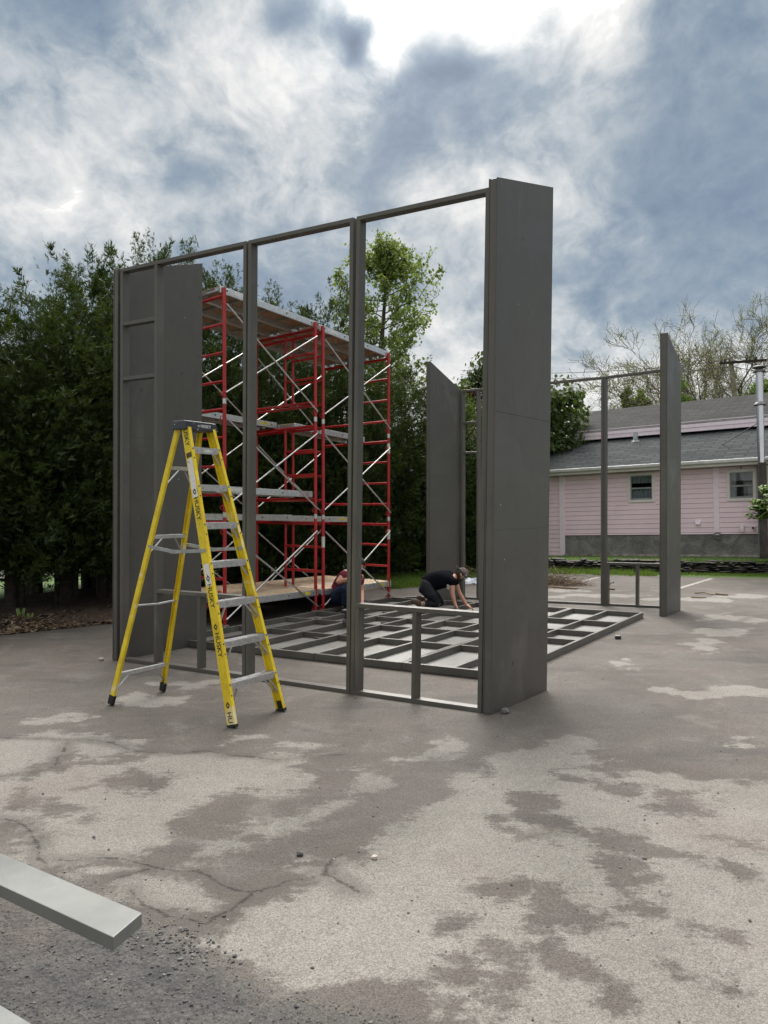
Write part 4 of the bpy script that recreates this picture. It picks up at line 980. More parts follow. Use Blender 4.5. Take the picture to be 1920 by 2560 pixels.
# second, hidden row closing the view behind the hedge
for i, (px, D, ty) in enumerate(((90, 14.6, 760), (230, 15.6, 740), (400, 16.6, 740), (600, 18.2, 800), (790, 19.6, 830), (960, 21, 960))):
    o = copy_tree(A_PROTO[(i+1) % 2 if i < 2 else 2+i % 2]); p = P(px, 1265, D)
    place(o, p.x, p.y, 0, rnd.uniform(0, 6.3), 1.12, (P(px, ty, D).z)/7.0, ('dark back row arborvitae glimpsed through gaps at the left edge of the hedge', 'dark back row arborvitae behind the foliage left of the near wall', 'dark back row arborvitae hidden behind the left wall panel', 'dark back row arborvitae behind the left scaffold tower', 'dark back row arborvitae behind the right scaffold tower', 'dark back row arborvitae behind the low rounded tree right of the scaffold')[i], 'tree', 'second row of arborvitae behind the hedge')

def grow(seed, H, trunk_r, wood, leaf, levels=5, first=.3, spread=.62, kids=(3, 4), leaf_n=5, leaf_s=.10, up=.35, lscale=.68, label='tree', name='tree', gap=.0, lean=(0, 0), nseg=5, dark=False, jit=.16):
    q = random.Random(seed); e = bpy.data.objects.new(name, None); col.objects.link(e); m = MB(); LP = []
    def rec(p, d, L, r, lev):
        pts = [p]; rs_ = [r]; dd = d.copy(); cur = p.copy()
        for i in range(nseg):
            dd = (dd+Vector((q.gauss(0, jit), q.gauss(0, jit), q.gauss(0, jit)*.6+up*.05))).normalized(); cur = cur+dd*L/nseg; pts.append(cur.copy()); rs_.append(r*(1-.55*(i+1)/nseg))
            if lev > 0 and (lev < levels or (i+1)/nseg >= first):
                for _ in range(1 if q.random() < (kids[0]+kids[1])/2-int((kids[0]+kids[1])/2)+.75 else 2) if (lev < levels or i < nseg) else ():
                    if i == 0 and lev < levels and q.random() < .5: continue
                    ang = spread*q.uniform(.7, 1.3)*(1.25 if lev == levels else 1); ax = dd.orthogonal().normalized(); ax.rotate(Matrix.Rotation(q.uniform(0, 6.283), 3, dd))
                    nd = dd.copy(); nd.rotate(Matrix.Rotation(ang, 3, ax)); nd = (nd+Vector((0, 0, up*.4))).normalized()
                    rec(cur.copy(), nd, L*lscale*q.uniform(.7, 1.15)*(1-.25*(i/nseg)), rs_[-1]*.62, lev-1)
            if lev <= 1:
                for _ in range(leaf_n):
                    LP.append(cur+Vector((q.gauss(0, 1), q.gauss(0, 1), q.gauss(0, 1)))*leaf_s*1.1)
        m.path(pts, [max(.0055, x) for x in rs_], 7 if lev >= levels-1 else (4 if lev > 1 else 3))
    rec(Vector((0, 0, 0)), Vector((lean[0], lean[1], 1)).normalized(), H*.62, trunk_r, levels)
    w = m.build('trunk', M[wood]); w.parent = e
    LPn = np.array([tuple(x) for x in LP]); rs = np.random.RandomState(seed)
    if gap and len(LPn): LPn = LPn[rs.uniform(0, 1, len(LPn)) > gap]
    n = len(LPn); a = unit(rs.normal(size=(n, 3))); b = unit(np.cross(a, rs.normal(size=(n, 3)))); s_ = (leaf_s*rs.uniform(.6, 1.3, n))[:, None]
    V = np.stack([LPn-a*s_*.5, LPn+b*s_*.32, LPn+a*s_*.5, LPn-b*s_*.32], 1).reshape(-1, 3)
    tint = np.repeat(np.clip(rs.uniform(0, 1, n), 0, 1), 4)
    np_mesh('crown', V, np.arange(4*n).reshape(-1, 4), M[leaf], tint, e)
    e['_h'] = max(v[2] for v in m.v); del e['_h']
    return e, max(v[2] for v in m.v), n
def limb_tree(seed, H, rx, zc, rz, leaf, wood, name, ntw=16, nleaf=9, ls=.12):
    """airy tree: a forked trunk, rising curved limbs, twigs and loose leaves within a rounded crown"""
    q = random.Random(seed); e = bpy.data.objects.new(name, None); col.objects.link(e); m = MB(); LP = []
    tr = [Vector((0, 0, 0)), Vector((.05, 0, zc-rz*.9)), Vector((-.05, .05, zc-rz*.2)), Vector((.15, 0, zc+rz*.5)), Vector((.25, 0, zc+rz*.93))]
    m.path(tr, [.2, .16, .11, .05, .012], 9)
    def on(t):
        t = t*(len(tr)-1); i = min(int(t), len(tr)-2); return tr[i].lerp(tr[i+1], t-i)
    for k in range(60):
        t = .2+.78*(k+q.random())/60; b = on(t); a = k*2.4+q.uniform(-.4, .4); zt = (b.z-zc)/rz; reach = rx*math.sqrt(max(.05, 1-min(.98, max(-.9, zt+.25))**2))*q.uniform(.6, 1.08)
        tip = b+Vector((math.cos(a)*reach, math.sin(a)*reach, reach*q.uniform(.25, .8))); mid = b.lerp(tip, .5)+Vector((q.gauss(0, .12), q.gauss(0, .12), -.12*reach)); r0 = .055*(1.15-t)
        pts = [b, b.lerp(mid, .5)+Z*.02, mid, mid.lerp(tip, .55)+Z*.06, tip]; m.path(pts, [r0, r0*.8, r0*.6, r0*.35, .006], 5)
        for j in range(ntw):
            u = q.uniform(.25, 1.0)*4; i = min(int(u), 3); p = pts[i].lerp(pts[i+1], u-i); d = Vector((q.gauss(0, 1), q.gauss(0, 1), q.gauss(.5, .8))).normalized(); L = q.uniform(.25, .6); p2 = p+d*L*.5+Vector((q.gauss(0, .05), q.gauss(0, .05), 0)); p3 = p+d*L+Z*.04
            m.path([p, p2, p3], [.009, .007, .005], 3)
            for _ in range(nleaf): f_ = q.uniform(.2, 1.1); LP.append(p.lerp(p3, f_)+Vector((q.gauss(0, 1), q.gauss(0, 1), q.gauss(0, 1)))*.075)
    w = m.build('trunk', M[wood]); w.parent = e; LPn = np.array([tuple(x) for x in LP]); rs = np.random.RandomState(seed); n = len(LPn)
    a = unit(rs.normal(size=(n, 3))); b = unit(np.cross(a, rs.normal(size=(n, 3)))); s_ = (ls*rs.uniform(.6, 1.3, n))[:, None]
    V = np.stack([LPn-a*s_*.5, LPn+b*s_*.36, LPn+a*s_*.5, LPn-b*s_*.36], 1).reshape(-1, 3)
    np_mesh('crown', V, np.arange(4*n).reshape(-1, 4), M[leaf], np.repeat(rs.uniform(0, 1, n), 4), e); return e
def crown_tree(seed, rx, rz, zc, leaf, wood='bark', nclump=150, per=130, ls=.11, name='maple_tree', low=-.9, lobe=1.0, limbs=4):
    rs = np.random.RandomState(seed); e = bpy.data.objects.new(name, None); col.objects.link(e)
    d = unit(rs.normal(size=(nclump, 3))); d = d[d[:, 2] > low]; n_ = len(d)
    k = rs.uniform(.35, 1.0, n_)**.5*(1+.13*np.sin(d[:, 0]*7+seed)+.10*np.sin(d[:, 2]*9))
    c = d*k[:, None]*np.array([rx, rx, rz])+np.array([0, 0, zc]); R_ = rs.uniform(.16, .30, n_)*rx*lobe; taper = 1-.45*np.clip((c[:, 2]-zc)/rz, -.3, 1); c[:, :2] *= taper[:, None]
    ix = np.repeat(np.arange(n_), per); o_ = unit(rs.normal(size=(len(ix), 3)))*(rs.uniform(0, 1, len(ix))**.4*R_[ix])[:, None]*np.array([1, 1, .62])
    pos = c[ix]+o_; nr = unit(o_+np.array([0, 0, .3])+rs.normal(size=(len(ix), 3))*.12*rx); a = unit(np.cross(nr, rs.normal(size=(len(ix), 3)))); b = np.cross(nr, a)
    s_ = (ls*rs.uniform(.6, 1.3, len(ix)))[:, None]
    V = np.stack([pos-a*s_*.55, pos+b*s_*.4, pos+a*s_*.55-nr*s_*.15, pos-b*s_*.4], 1).reshape(-1, 3)
    tint = np.repeat(np.clip(rs.uniform(0, .7, n_)[ix]+rs.uniform(0, .3, len(ix)), 0, 1), 4)
    np_mesh('crown', V, np.arange(len(V)).reshape(-1, 4), M[leaf], tint, e)
    m = MB(); q = random.Random(seed); m.path([(0, 0, 0), (.05, 0, zc*.5), (0, .05, zc)], [rx*.09, rx*.075, rx*.04], 9)
    for i in range(0, n_, limbs):
        p = Vector((0, 0, max(.4*zc, min(zc*1.05, float(c[i][2])-rz*q.uniform(.25, .55))))); m.path([p, (p+Vector(c[i]))/2+Z*.1, Vector(c[i])], [rx*.03, rx*.02, rx*.006], 5)
    w = m.build('trunk', M[wood]); w.parent = e; return e

def fit(res, px, D, ty, sx=1.0, base=0.0, **kw):
    e, h, n = res; p = P(px, 1265, D); s_ = (P(px, ty, D).z-base)/h
    return place(e, p.x, p.y, base, kw.pop('rz', 0), s_*sx, s_, kw['label'], 'tree', kw.get('group'))
o = limb_tree(15, 12, 2.6, 8.6, 3.7, 'spring', 'bark', 'deciduous_tree', ntw=18, nleaf=15, ls=.13); p = P(955, 1265, 31); place(o, p.x, p.y, 0, 0, 1, 1, 'tall light green spring tree rising behind the scaffold against the sky')
o = crown_tree(8, 2.45, 2.4, 3.9, 'maple', nclump=230, ls=.15); p = P(1268, 1265, 27); place(o, p.x, p.y, 0, 0, 1, P(1240, 858, 27).z/6.45, 'dark green dense maple behind the tall near wall panel')
o = crown_tree(9, 1.3, 1.5, 2.6, 'plum', nclump=90, ls=.12, name='plum_tree'); p = P(1195, 1265, 23.5); place(o, p.x, p.y, 0, 0, 1, P(1195, 968, 23.5).z/4.2, 'small purple leaved tree seen through the far wall bay')
# bare trees behind the house
bare = [grow(40+i, 9, .17, 'barkbare', 'bud', levels=5, first=.15, spread=.66, leaf_n=2, leaf_s=.05, up=.28, lscale=.70, gap=.66, name='bare_tree', jit=.2) for i in range(2)]
bt = [(1740, 42, 850, 1, .65, 'bare tree just right of the far wall panel top, forked low behind the roof'), (1820, 44, 800, 0, .8, 'bare tree between the large branching tree and the utility pole'), (1445, 46, 1005, 0, 1.0, 'small bare tree above the left end of the pink house roof'), (1530, 48, 985, 1, .8, 'pale bare tree seen between the two posts of the far wall'), (1615, 45, 960, 0, .8, 'bare tree behind the right far wall panel'),
      (1790, 38, 790, 1, .8, 'large bare branching tree behind the pink house, left of the utility pole'), (1880, 42, 775, 0, 1.0, 'bare tree right behind the leaning utility pole'), (1930, 36, 745, 1, 1.25, 'tallest bare tree at the right edge of the photo above the metal chimney')]
bused = set()
for i, (px, D, ty, k, sx, lab) in enumerate(bt):
    e, h, n = bare[k]
    if k in bused: e = copy_tree(e)
    bused.add(k); fit((e, h, n), px, D, ty, sx, label=lab, group='bare trees behind the house', rz=i*1.3)
for (px, D, ty, s_, lab) in ((1690, 34, 968, .9, 'round green bush tree just above the roof ridge beside the right far wall panel'), (1575, 38, 985, .6, 'small green shrub tip showing over the roof between the far wall posts'), (1605, 38, 982, .5, 'second small green shrub tip showing over the roof, right of the first'), (1900, 36, 950, 1.2, 'yellow green bushy tree behind the roof beside the metal chimney')):
    o = crown_tree(int(px), 1.5*s_, 1.3*s_, 3.0, 'bushl', nclump=80, per=90, ls=.12, name='leafy_shrub'); p = P(px, 1265, D); place(o, p.x, p.y, 0, 0, 1, P(px, ty, D).z/(3.0+1.3*s_), lab)
o = crown_tree(77, .62, .75, 2.2, 'bushl', nclump=110, per=70, ls=.085, name='leafy_bush', wood='barkdark'); p = P(1958, 1265, 16.5); place(o, p.x+.10, p.y, 0, 0, 1, 1, 'small leafy green tree reaching in at the right edge before the pink house')
o.scale = (1, 1, P(1958, 1170, 16.5).z/2.98)
# greenery and pale road glimpsed under the hedge
for i, (px, D, ty) in enumerate(((-40, 19, 1390), (130, 20, 1400), (330, 21, 1400), (560, 23, 1400))):
    o = crown_tree(90+i, 1.5, .8, .8, 'bushl', nclump=60, per=80, ls=.13, name='leafy_shrub', low=-.3); p = P(px, 1265, D); place(o, p.x, p.y, 0, 0, 1, 1, ('low bright shrub beyond the hedge at the left edge of the photo', 'low bright shrub glimpsed between the leftmost hedge trunks', 'low bright shrub beyond the hedge behind the left wall panel', 'low bright shrub beyond the hedge behind the left scaffold tower', 'low bright shrub beyond the hedge behind the right scaffold tower', 'low bright shrub beyond the hedge behind the scaffold end')[i], 'shrub', 'low shrubs beyond the hedge')
m = MB(); a_, b_ = P(-300, 1265, 15.5), P(480, 1265, 23); a_.z = b_.z = .004; nn = Vector((-.69, .72, 0))*2.2; m.add([a_, b_, b_+nn, a_+nn], [(0, 1, 2, 3)])
tag(m.build('road', simple('pale_concrete', (.55, .55, .54), .8, scale=2)), kind='structure')

# weeds and grass
def tufts(pts, name, label, hgt, seed, per=14, mat='bushl', spread=.06):
    rs = np.random.RandomState(seed); P_ = np.repeat(np.array(pts), per, 0); n = len(P_); P_ = P_+np.concatenate([rs.normal(size=(n, 2))*spread, np.zeros((n, 1))], 1)
    d = unit(np.stack([rs.normal(size=n)*.45, rs.normal(size=n)*.45, np.ones(n)], 1)); h = (hgt*rs.uniform(.4, 1.2, n))[:, None]; s_ = unit(np.cross(d, rs.normal(size=(n, 3))))*.006
    V = np.stack([P_-s_, P_+s_, P_+d*h*.6+s_*.7, P_+d*h+np.array([0, 0, -.01])], 1).reshape(-1, 3)
    o = np_mesh(name, V, np.arange(4*n).reshape(-1, 4), M[mat], np.repeat(rs.uniform(0, 1, n), 4)); return tag(o, label, 'grass', kind='stuff')
rs0 = np.random.RandomState(2)
gl = np.array(LOT[8:13]); pts = []
for i in range(len(gl)-1):
    for _ in range(260):
        f_ = rs0.rand(); b = gl[i]*(1-f_)+gl[i+1]*f_; nrm_ = np.array([-(gl[i+1]-gl[i])[1], (gl[i+1]-gl[i])[0]]); nrm_ = nrm_/np.linalg.norm(nrm_); b = b+nrm_*(rs0.rand()**1.3*2.2-.02); pts.append((b[0], b[1], 0))
tufts(pts, 'grass', 'tall green grass growing along the back edge of the lot', .17, 3)
# ------------------------------------------------------------------ stone wall, lawn
W0, W1 = G(1150, 1424), G(1920, 1437); wu = (W1-W0).normalized(); W0 = W0-wu*2.5; WL = (W1-W0).length+7
wn = Vector((-wu.y, wu.x, 0)); ztop = lambda s_: .30
def stone_wall():
    q = random.Random(9); m = MB(); z = 0; 
    row = 0
    while z < .29:
        hh = q.uniform(.028, .055); s_ = -.2+q.uniform(0, .3)
        while s_ < WL:
            l = q.uniform(.16, .5); h = hh*q.uniform(.75, 1.1)
            if z > .22 and q.random() < .18: s_ += l; continue
            c = W0+wu*(s_+l/2)+wn*(.12+z*.25+q.uniform(-.035, .035))+Z*(z+h/2)
            rot = Matrix.Rotation(math.atan2(wu.y, wu.x)+q.uniform(-.12, .12), 3, 'Z') @ Matrix.Rotation(q.uniform(-.06, .06), 3, 'Y')
            m.blob(c, (l*.54, .16*q.uniform(.8, 1.2), h*.62), q.random()*1e5, .16, q.choice((0, 0, 1, 2)), 8, 4, rot)
            s_ += l*.95
        z += hh*.92
    o = m.build('stone_wall', [simple('slate', (.075, .074, .072), .8, scale=16, var=.3, bump=.5), simple('slate_brown', (.13, .115, .10), .85, scale=16, var=.3, bump=.5), simple('slate_dark', (.04, .04, .042), .8, scale=16, var=.3, bump=.5)], smooth=False)
    tag(o, 'low dry stacked slate wall along the lawn in front of the pink house', 'stone wall')
stone_wall()
# house frame of reference
ex = Vector((1.408, -1, .052)).normalized(); ez = Vector((0, .052, .9986)).normalized(); ey = ez.cross(ex).normalized()
H0 = P(1545, 1388, 22.0)
hw = lambda s, h, q=0: H0+ex*s+ez*h+ey*q
def hp(px, py, q=0):
    r = ray(px, py); o_ = Vector((0, 0, CH)); t = (H0+ey*q-o_).dot(ey)/r.dot(ey); X = o_+r*t-H0; return X.dot(ex), X.dot(ez)
m = MB(); n = 30
fr_ = [W0+wu*(WL*i/n)+wn*.2+Z*.285 for i in range(n+1)]
bk = [hw(hp(1185, 1390)[0]-3+ (i/n)*26, -.02, -.05) for i in range(n+1)]; bk2 = [hw(hp(1185, 1390)[0]-3+(i/n)*26, .0, 9) for i in range(n+1)]
m.add(fr_+bk+bk2, [(k*(n+1)+i, k*(n+1)+i+1, (k+1)*(n+1)+i+1, (k+1)*(n+1)+i) for k in range(2) for i in range(n)])
tag(m.build('lawn', M['grass']), kind='structure')
pts = []
for _ in range(2600):
    i = rs0.rand()*n; k = int(i); f_ = i-k; v_ = rs0.rand()**2.0; a = fr_[k].lerp(fr_[min(k+1, n)], f_); b = bk[k].lerp(bk[min(k+1, n)], f_); p = a.lerp(b, v_); pts.append(tuple(p-Z*.015))
tufts(pts, 'grass', 'short lawn grass between the slate wall and the pink house', .06, 5, per=10, spread=.07, mat='bushl')
pts = []
for _ in range(1500):
    s_ = rs0.rand()*WL; p = W0+wu*s_-wn*(rs0.rand()*.55-.03); pts.append((p.x, p.y, 0))
tufts(pts, 'grass', 'strip of short grass at the foot of the slate wall', .07, 6, per=10, mat='bushl')

# ------------------------------------------------------------------ pink house
def house():
    e = empty('pink_house', H0, 'long pink clapboard house with grey shingle roofs behind the slate wall', 'house')
    pink = NT('pink_siding'); nz = pink.noise(pink.pos, 1.2, 5, .6); pink.set('Base Color', pink.mix(pink.rng(nz, .3, .7), (.78, .61, .69), (.85, .685, .75))); pink.set('Roughness', .6); pk = pink.mat
    trim = simple('pink_trim', (.86, .76, .85), .55, var=.05); wht = simple('white_trim', (.72, .71, .68), .5, var=.06, scale=5); darki = simple('dark_interior', (.02, .022, .024), .8)
    def hexh(s0, s1, h0, h1, q0, q1, name, mat, par=e, bevel=0):
        m = MB(); m.hexa([hw(s0, h0, q0), hw(s1, h0, q0), hw(s1, h0, q1), hw(s0, h0, q1)], [hw(s0, h1, q0), hw(s1, h1, q0), hw(s1, h1, q1), hw(s0, h1, q1)]); return m.build(name, mat, par, bevel=bevel)
    sL, sR = hp(1195, 1300)[0], hp(1906, 1360)[0]; sM = hp(1413, 1360)[0]; hS = hp(1660, 1337)[1]; hE = hp(1640, 1166)[1]+.02
    wins = []
    for (x0, y0, x1, y1) in ((1571, 1182, 1637, 1256), (1818.5, 1173, 1890, 1252.5)):
        a, b = hp(x0, y1), hp(x1, y0); wins.append((a[0], b[0], (hp(x0, y1)[1]+hp(x1, y1-1)[1])/2, (hp(x0, y0+1)[1]+hp(x1, y0)[1])/2))
    # clapboards
    m = MB(); bh = .132; h = -.04; lap = .016
    rows = []
    while h < hE: rows.append(h); h += bh
    for h in rows:
        x0 = sL; segs = [(sL, sR)] if h+bh > hS+.06 else [(sL, sM)]
        if h+bh > hS and h < hS: segs = [(sL, sR)]
        for (w0, w1, z0, z1) in wins:
            if h+bh > z0 and h < z1:
                ns = []
                for (a, b) in segs:
                    if w0 > a and w1 < b:
                        ns += [(a, w0), (w1, b)]
                        for (c0, c1) in ((h, min(z0+.002, h+bh)), (max(z1-.002, h), h+bh)):
                            if c1-c0 > .004 and c1-c0 < bh: m.hexa([hw(w0, c0, -.006-lap), hw(w1, c0, -.006-lap), hw(w1, c0, .03), hw(w0, c0, .03)], [hw(w0, c1, -.006), hw(w1, c1, -.006), hw(w1, c1, .03), hw(w0, c1, .03)])
                    else: ns.append((a, b))
                segs = ns
        for (a, b) in segs:
            hb = max(h, hS) if a > sM-.2 else h
            for (a2, b2) in ([(a, min(b, sM)), (max(a, sM), b)] if a < sM < b else [(a, b)]):
                hb = (max(h, hS) if a2 >= sM-.01 else h)+.007
                if hb >= h+bh-.01: continue
                m.hexa([hw(a2, hb, -.006-lap), hw(b2, hb, -.006-lap), hw(b2, hb, .03), hw(a2, hb, .03)], [hw(a2, h+bh, -.012), hw(b2, h+bh, -.012), hw(b2, h+bh, .03), hw(a2, h+bh, .03)])
    m.build('siding', pk, e)
    for px in ((1400, 1413), (1785.5, 1799)):
        a, b = hp(px[0], 1300)[0], hp(px[1], 1300)[0]; hexh(a, b, (-.04 if px[0] < 1500 else hS-.02), hE, -.045, -.018, 'trim_board', trim)
    hexh(hp(1897, 1300)[0]+.0, sR+.01, hS-.02, hE, -.04, -.016, 'trim_board', trim)
    # foundation
    st = NT('stucco_foundation'); n1 = st.noise(st.pos, 2.2, 7, .7, .8); n2 = st.noise(st.pos, 14, 5, .7)
    st.set('Base Color', st.mix(st.rng(n1, .35, .68), (.13, .13, .125), (.26, .26, .25))); st.set('Roughness', .95); st.bump(st.m('ADD', n1, n2), .8, .04)
    hexh(sM, sR-.02, -.25, hS-.005, .0, .25, 'foundation', st.mat); 
    m = MB(); s_ = sM
    q = random.Random(3)
    while s_ < sR-.3: l = q.uniform(.6, 1.4); m.hexa([hw(s_, -.1, -.10), hw(s_+l, -.1, -.10), hw(s_+l, -.1, .01), hw(s_, -.1, .01)], [hw(s_, .03, -.08), hw(s_+l, .04, -.08), hw(s_+l, .04, .01), hw(s_, .03, .01)]); s_ += l
    m.build('foundation_ledge', simple('ledge_stone', (.36, .34, .31), .9, scale=6, var=.3), e)
    # end walls and the back volume
    hexh(sL-.01, sL+.05, -.1, hE, .031, 6.5, 'end_wall', pk); hexh(sR-.06, sR, -.1, hE, .031, 6.5, 'end_wall', pk); hexh(sL, sR, -.1, hE, 6.45, 6.55, 'rear_wall', pk)
    hexh(sL+.06, sR-.07, hS, hE-.01, .7, .72, 'inner_wall', darki)
    # windows
    glass = NT('window_glass'); glass.set('Base Color', (.75, .80, .82)); glass.set('Roughness', .0); glass.set('Transmission Weight', 1.0); glass.set('IOR', 1.45)
    cur = simple('lace_curtain', (.42, .45, .47), .9, var=.1, scale=20)
    for i, (w0, w1, z0, z1) in enumerate(wins):
        m = MB(); t = .07
        fr = hexh(w0-.0, w0+t, z0, z1, -.05, .04, 'window', wht)
        fr['label'] = ('window with drawn lace curtains', 'window with dark gap between curtains')[i]
        hexh(w1-t, w1, z0, z1, -.05, .04, 'window_frame', wht, fr); hexh(w0+t, w1-t, z1-t, z1, -.049, .04, 'window_frame', wht, fr); hexh(w0+t, w1-t, z0, z0+t*.9, -.055, .04, 'sill', wht, fr)
        zm = z0+(z1-z0)*.48; sash = simple('grey_sash', (.30, .32, .33), .5)
        hexh(w0+t, w1-t, zm-.02, zm+.02, -.02, .03, 'sash', sash, fr); hexh(w0+t, w1-t, z0+t*.9, z0+t*.9+.05, -.012, .03, 'sash', sash, fr); hexh(w0+t, w1-t, z1-t-.03, z1-t, -.012, .03, 'sash', sash, fr)
        hexh(w0+t, w0+t+.025, z0+t, z1-t, -.011, .03, 'sash', sash, fr); hexh(w1-t-.025, w1-t, z0+t, z1-t, -.011, .03, 'sash', sash, fr)
        hexh(w0+t, w1-t, z0+t, z1-t, .010, .014, 'pane', glass.mat, fr)
        def curtain(a, b, zb, zt, q0, f):
            mm = MB(); n = 48; vs = []
            for k in range(n+1):
                s_ = a+(b-a)*k/n; o_ = .018*math.sin(k*f)+.008*math.sin(k*f*2.3)
                vs += [hw(s_, zb+.008*math.sin(k*1.9), q0+o_), hw(s_, zt, q0+o_*.6)]
            mm.add(vs, [(2*k, 2*k+2, 2*k+3, 2*k+1) for k in range(n)], smooth=True); mm.build('curtain', cur, fr)
        W = w1-w0-2*t; a0 = w0+t
        curtain(a0, w1-t, z1-t-(z1-z0)*.26, z1-t, .06, 1.1)
        if i == 0: curtain(a0, w1-t, z0+t, zm, .06, .8)
        else: curtain(a0, a0+W*.28, z0+t, zm, .06, .8); curtain(w1-t-W*.24, w1-t, z0+t, zm, .06, .8)
    # roofs
    def shingle(name, c0, c1):
        t = NT(name)
        vm = t.N.new('ShaderNodeVectorMath'); vm.operation = 'DOT_PRODUCT'; t.L.new(t.pos, vm.inputs[0]); vm.inputs[1].default_value = ex
        rdir = (ey+ez*SL).normalized(); v2 = t.N.new('ShaderNodeVectorMath'); v2.operation = 'DOT_PRODUCT'; t.L.new(t.pos, v2.inputs[0]); v2.inputs[1].default_value = rdir
        cb = t.N.new('ShaderNodeCombineXYZ'); t.L.new(vm.outputs['Value'], cb.inputs[0]); t.L.new(v2.outputs['Value'], cb.inputs[1])
        br = t.N.new('ShaderNodeTexBrick'); t.L.new(cb.outputs[0], br.inputs[0]); br.inputs['Scale'].default_value = 1; br.inputs['Brick Width'].default_value = .55; br.inputs['Row Height'].default_value = .21
        br.inputs['Mortar Size'].default_value = .022; br.inputs['Bias'].default_value = 0; br.inputs['Color1'].default_value = (0, 0, 0, 1); br.inputs['Color2'].default_value = (1, 1, 1, 1); br.inputs['Mortar'].default_value = (.0, .0, .0, 1)
        wn_ = t.N.new('ShaderNodeTexWhiteNoise'); 
        n = t.noise(t.pos, .7, 5, .7); nf = t.noise(t.pos, 60, 3)
        a = t.mix(br.outputs['Color'], c0, c1); a = t.mix(t.m('MULTIPLY', br.outputs['Fac'], .9), a, tuple(x*.25 for x in c0)); a = t.mix(t.m('MULTIPLY', t.rng(n, .45, .7), .45), a, tuple(x*.6 for x in c0)); a = t.mix(t.m('MULTIPLY', nf, .25), a, tuple(x*1.5 for x in c1))
        t.set('Base Color', a); t.set('Roughness', .95); t.set('Specular IOR Level', .12); t.bump(t.m('SUBTRACT', 1., br.outputs['Fac']), .6, .02); return t.mat
    SL = .36
    sh1 = shingle('grey_shingles', (.017, .022, .024), (.042, .051, .054)); sh2 = shingle('old_grey_shingles', (.015, .016, .016), (.036, .037, .037))
    q0 = -.42
    def on_roof(px, py, hb, qb):   # ray meets roof plane h = hb + SL*(q-qb)
        r = ray(px, py); o_ = Vector((0, 0, CH)); nrm = (ez-ey*SL); pt = hw(0, hb, qb); t = (pt-o_).dot(nrm)/r.dot(nrm); X = o_+r*t-H0; return X.dot(ex), X.dot(ez), X.dot(ey)
    a1, b1 = hp(1655, 1156, q0), hp(1640, 1156, q0); he = hp(1655, 1158, q0)[1]
    f = on_roof(1700, 1084, he, q0); qf = f[2]; print('roof break q', qf, 'he', he, 'hS', hS, 'sL', sL, 'sR', sR)
    sl0 = on_roof(1183, 1160, he, q0)[0]
    rL, rR = sL-.35, sR+4
    def roof(s0, s1, qa, qb, ha, name, mat, th=.06, sl_top=0):
        hb = ha+SL*(qb-qa); m = MB(); m.hexa([hw(s0, ha-th, qa), hw(s1, ha-th, qa), hw(s1, hb-th, qb), hw(s0+sl_top, hb-th, qb)], [hw(s0, ha, qa), hw(s1, ha, qa), hw(s1, hb, qb), hw(s0+sl_top, hb, qb)]); return m.build(name, mat, e)
    r1 = roof(rL, rR, q0, qf+.6, he, 'lower_roof', sh1)
    hexh(rL, rR, he-.10, he-.005, q0-.10, q0-.004, 'gutter', simple('gutter_grey', (.52, .53, .52), .4, .2, var=.12, scale=4), e, .02); hexh(rL, rR, he-.17, he-.05, q0+.002, q0+.03, 'eave_board', wht)
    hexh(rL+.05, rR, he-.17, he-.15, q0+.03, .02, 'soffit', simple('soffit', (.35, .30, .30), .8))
    # clerestory band
    hf = he+SL*(qf-q0); bandh = .30; hexh(hp(1440, 1090, qf)[0], rR, hf+.0, hf+.06+bandh, qf+.02, qf+.06, 'clerestory_wall', trim)
    sU = hp(1437, 1085, qf)[0]; hB = hp(1700, 1062, qf-.25)[1]
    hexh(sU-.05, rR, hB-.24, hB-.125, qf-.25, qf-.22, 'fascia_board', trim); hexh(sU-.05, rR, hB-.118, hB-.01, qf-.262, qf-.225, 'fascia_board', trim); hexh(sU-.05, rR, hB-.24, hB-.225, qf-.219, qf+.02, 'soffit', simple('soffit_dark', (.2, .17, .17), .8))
    rt = on_roof(1655, 1010, hB, qf-.25); roof(sU-.08, rR, qf-.25, rt[2], hB, 'upper_roof', sh2, .008, hp(1480, 1027, rt[2])[0]-sU)
    hT = hB+SL*(rt[2]-qf+.25); m = MB(); m.hexa([hw(sU+.35, hB-.2, qf+2.0), hw(rR, hB-.2, qf+2), hw(rR, hB-.2, rt[2]+2), hw(sU+.35, hB-.2, rt[2]+2)], [hw(hp(1480, 1027, rt[2])[0], hT-.02, rt[2]+.01), hw(rR, hT-.02, rt[2]+.01), hw(rR, hT-.03, rt[2]+.1), hw(hp(1480, 1027, rt[2])[0], hT-.03, rt[2]+.1)]); m.build('roof_back', sh2, e)
    # roof vent with little spout
    v = on_roof(1589, 1103, he, q0); m = MB(); m.hexa([hw(v[0]-.06, v[1]-.02, v[2]-.06), hw(v[0]+.06, v[1]-.02, v[2]-.06), hw(v[0]+.06, v[1]-.02, v[2]+.06), hw(v[0]-.06, v[1]-.02, v[2]+.06)], [hw(v[0]-.06, v[1]+.28, v[2]-.06), hw(v[0]+.06, v[1]+.28, v[2]-.06), hw(v[0]+.06, v[1]+.28, v[2]+.06), hw(v[0]-.06, v[1]+.28, v[2]+.06)]); m.build('roof_vent', simple('vent_metal', (.45, .5, .5), .4, .5), e)
    m = MB(); m.lathe(hw(v[0], v[1]-.05, v[2]), [(.17, 0), (.13, .06), (.06, .09)], 10, 0, ez); m.build('vent_flashing', simple('flashing', (.07, .08, .08), .5), e)
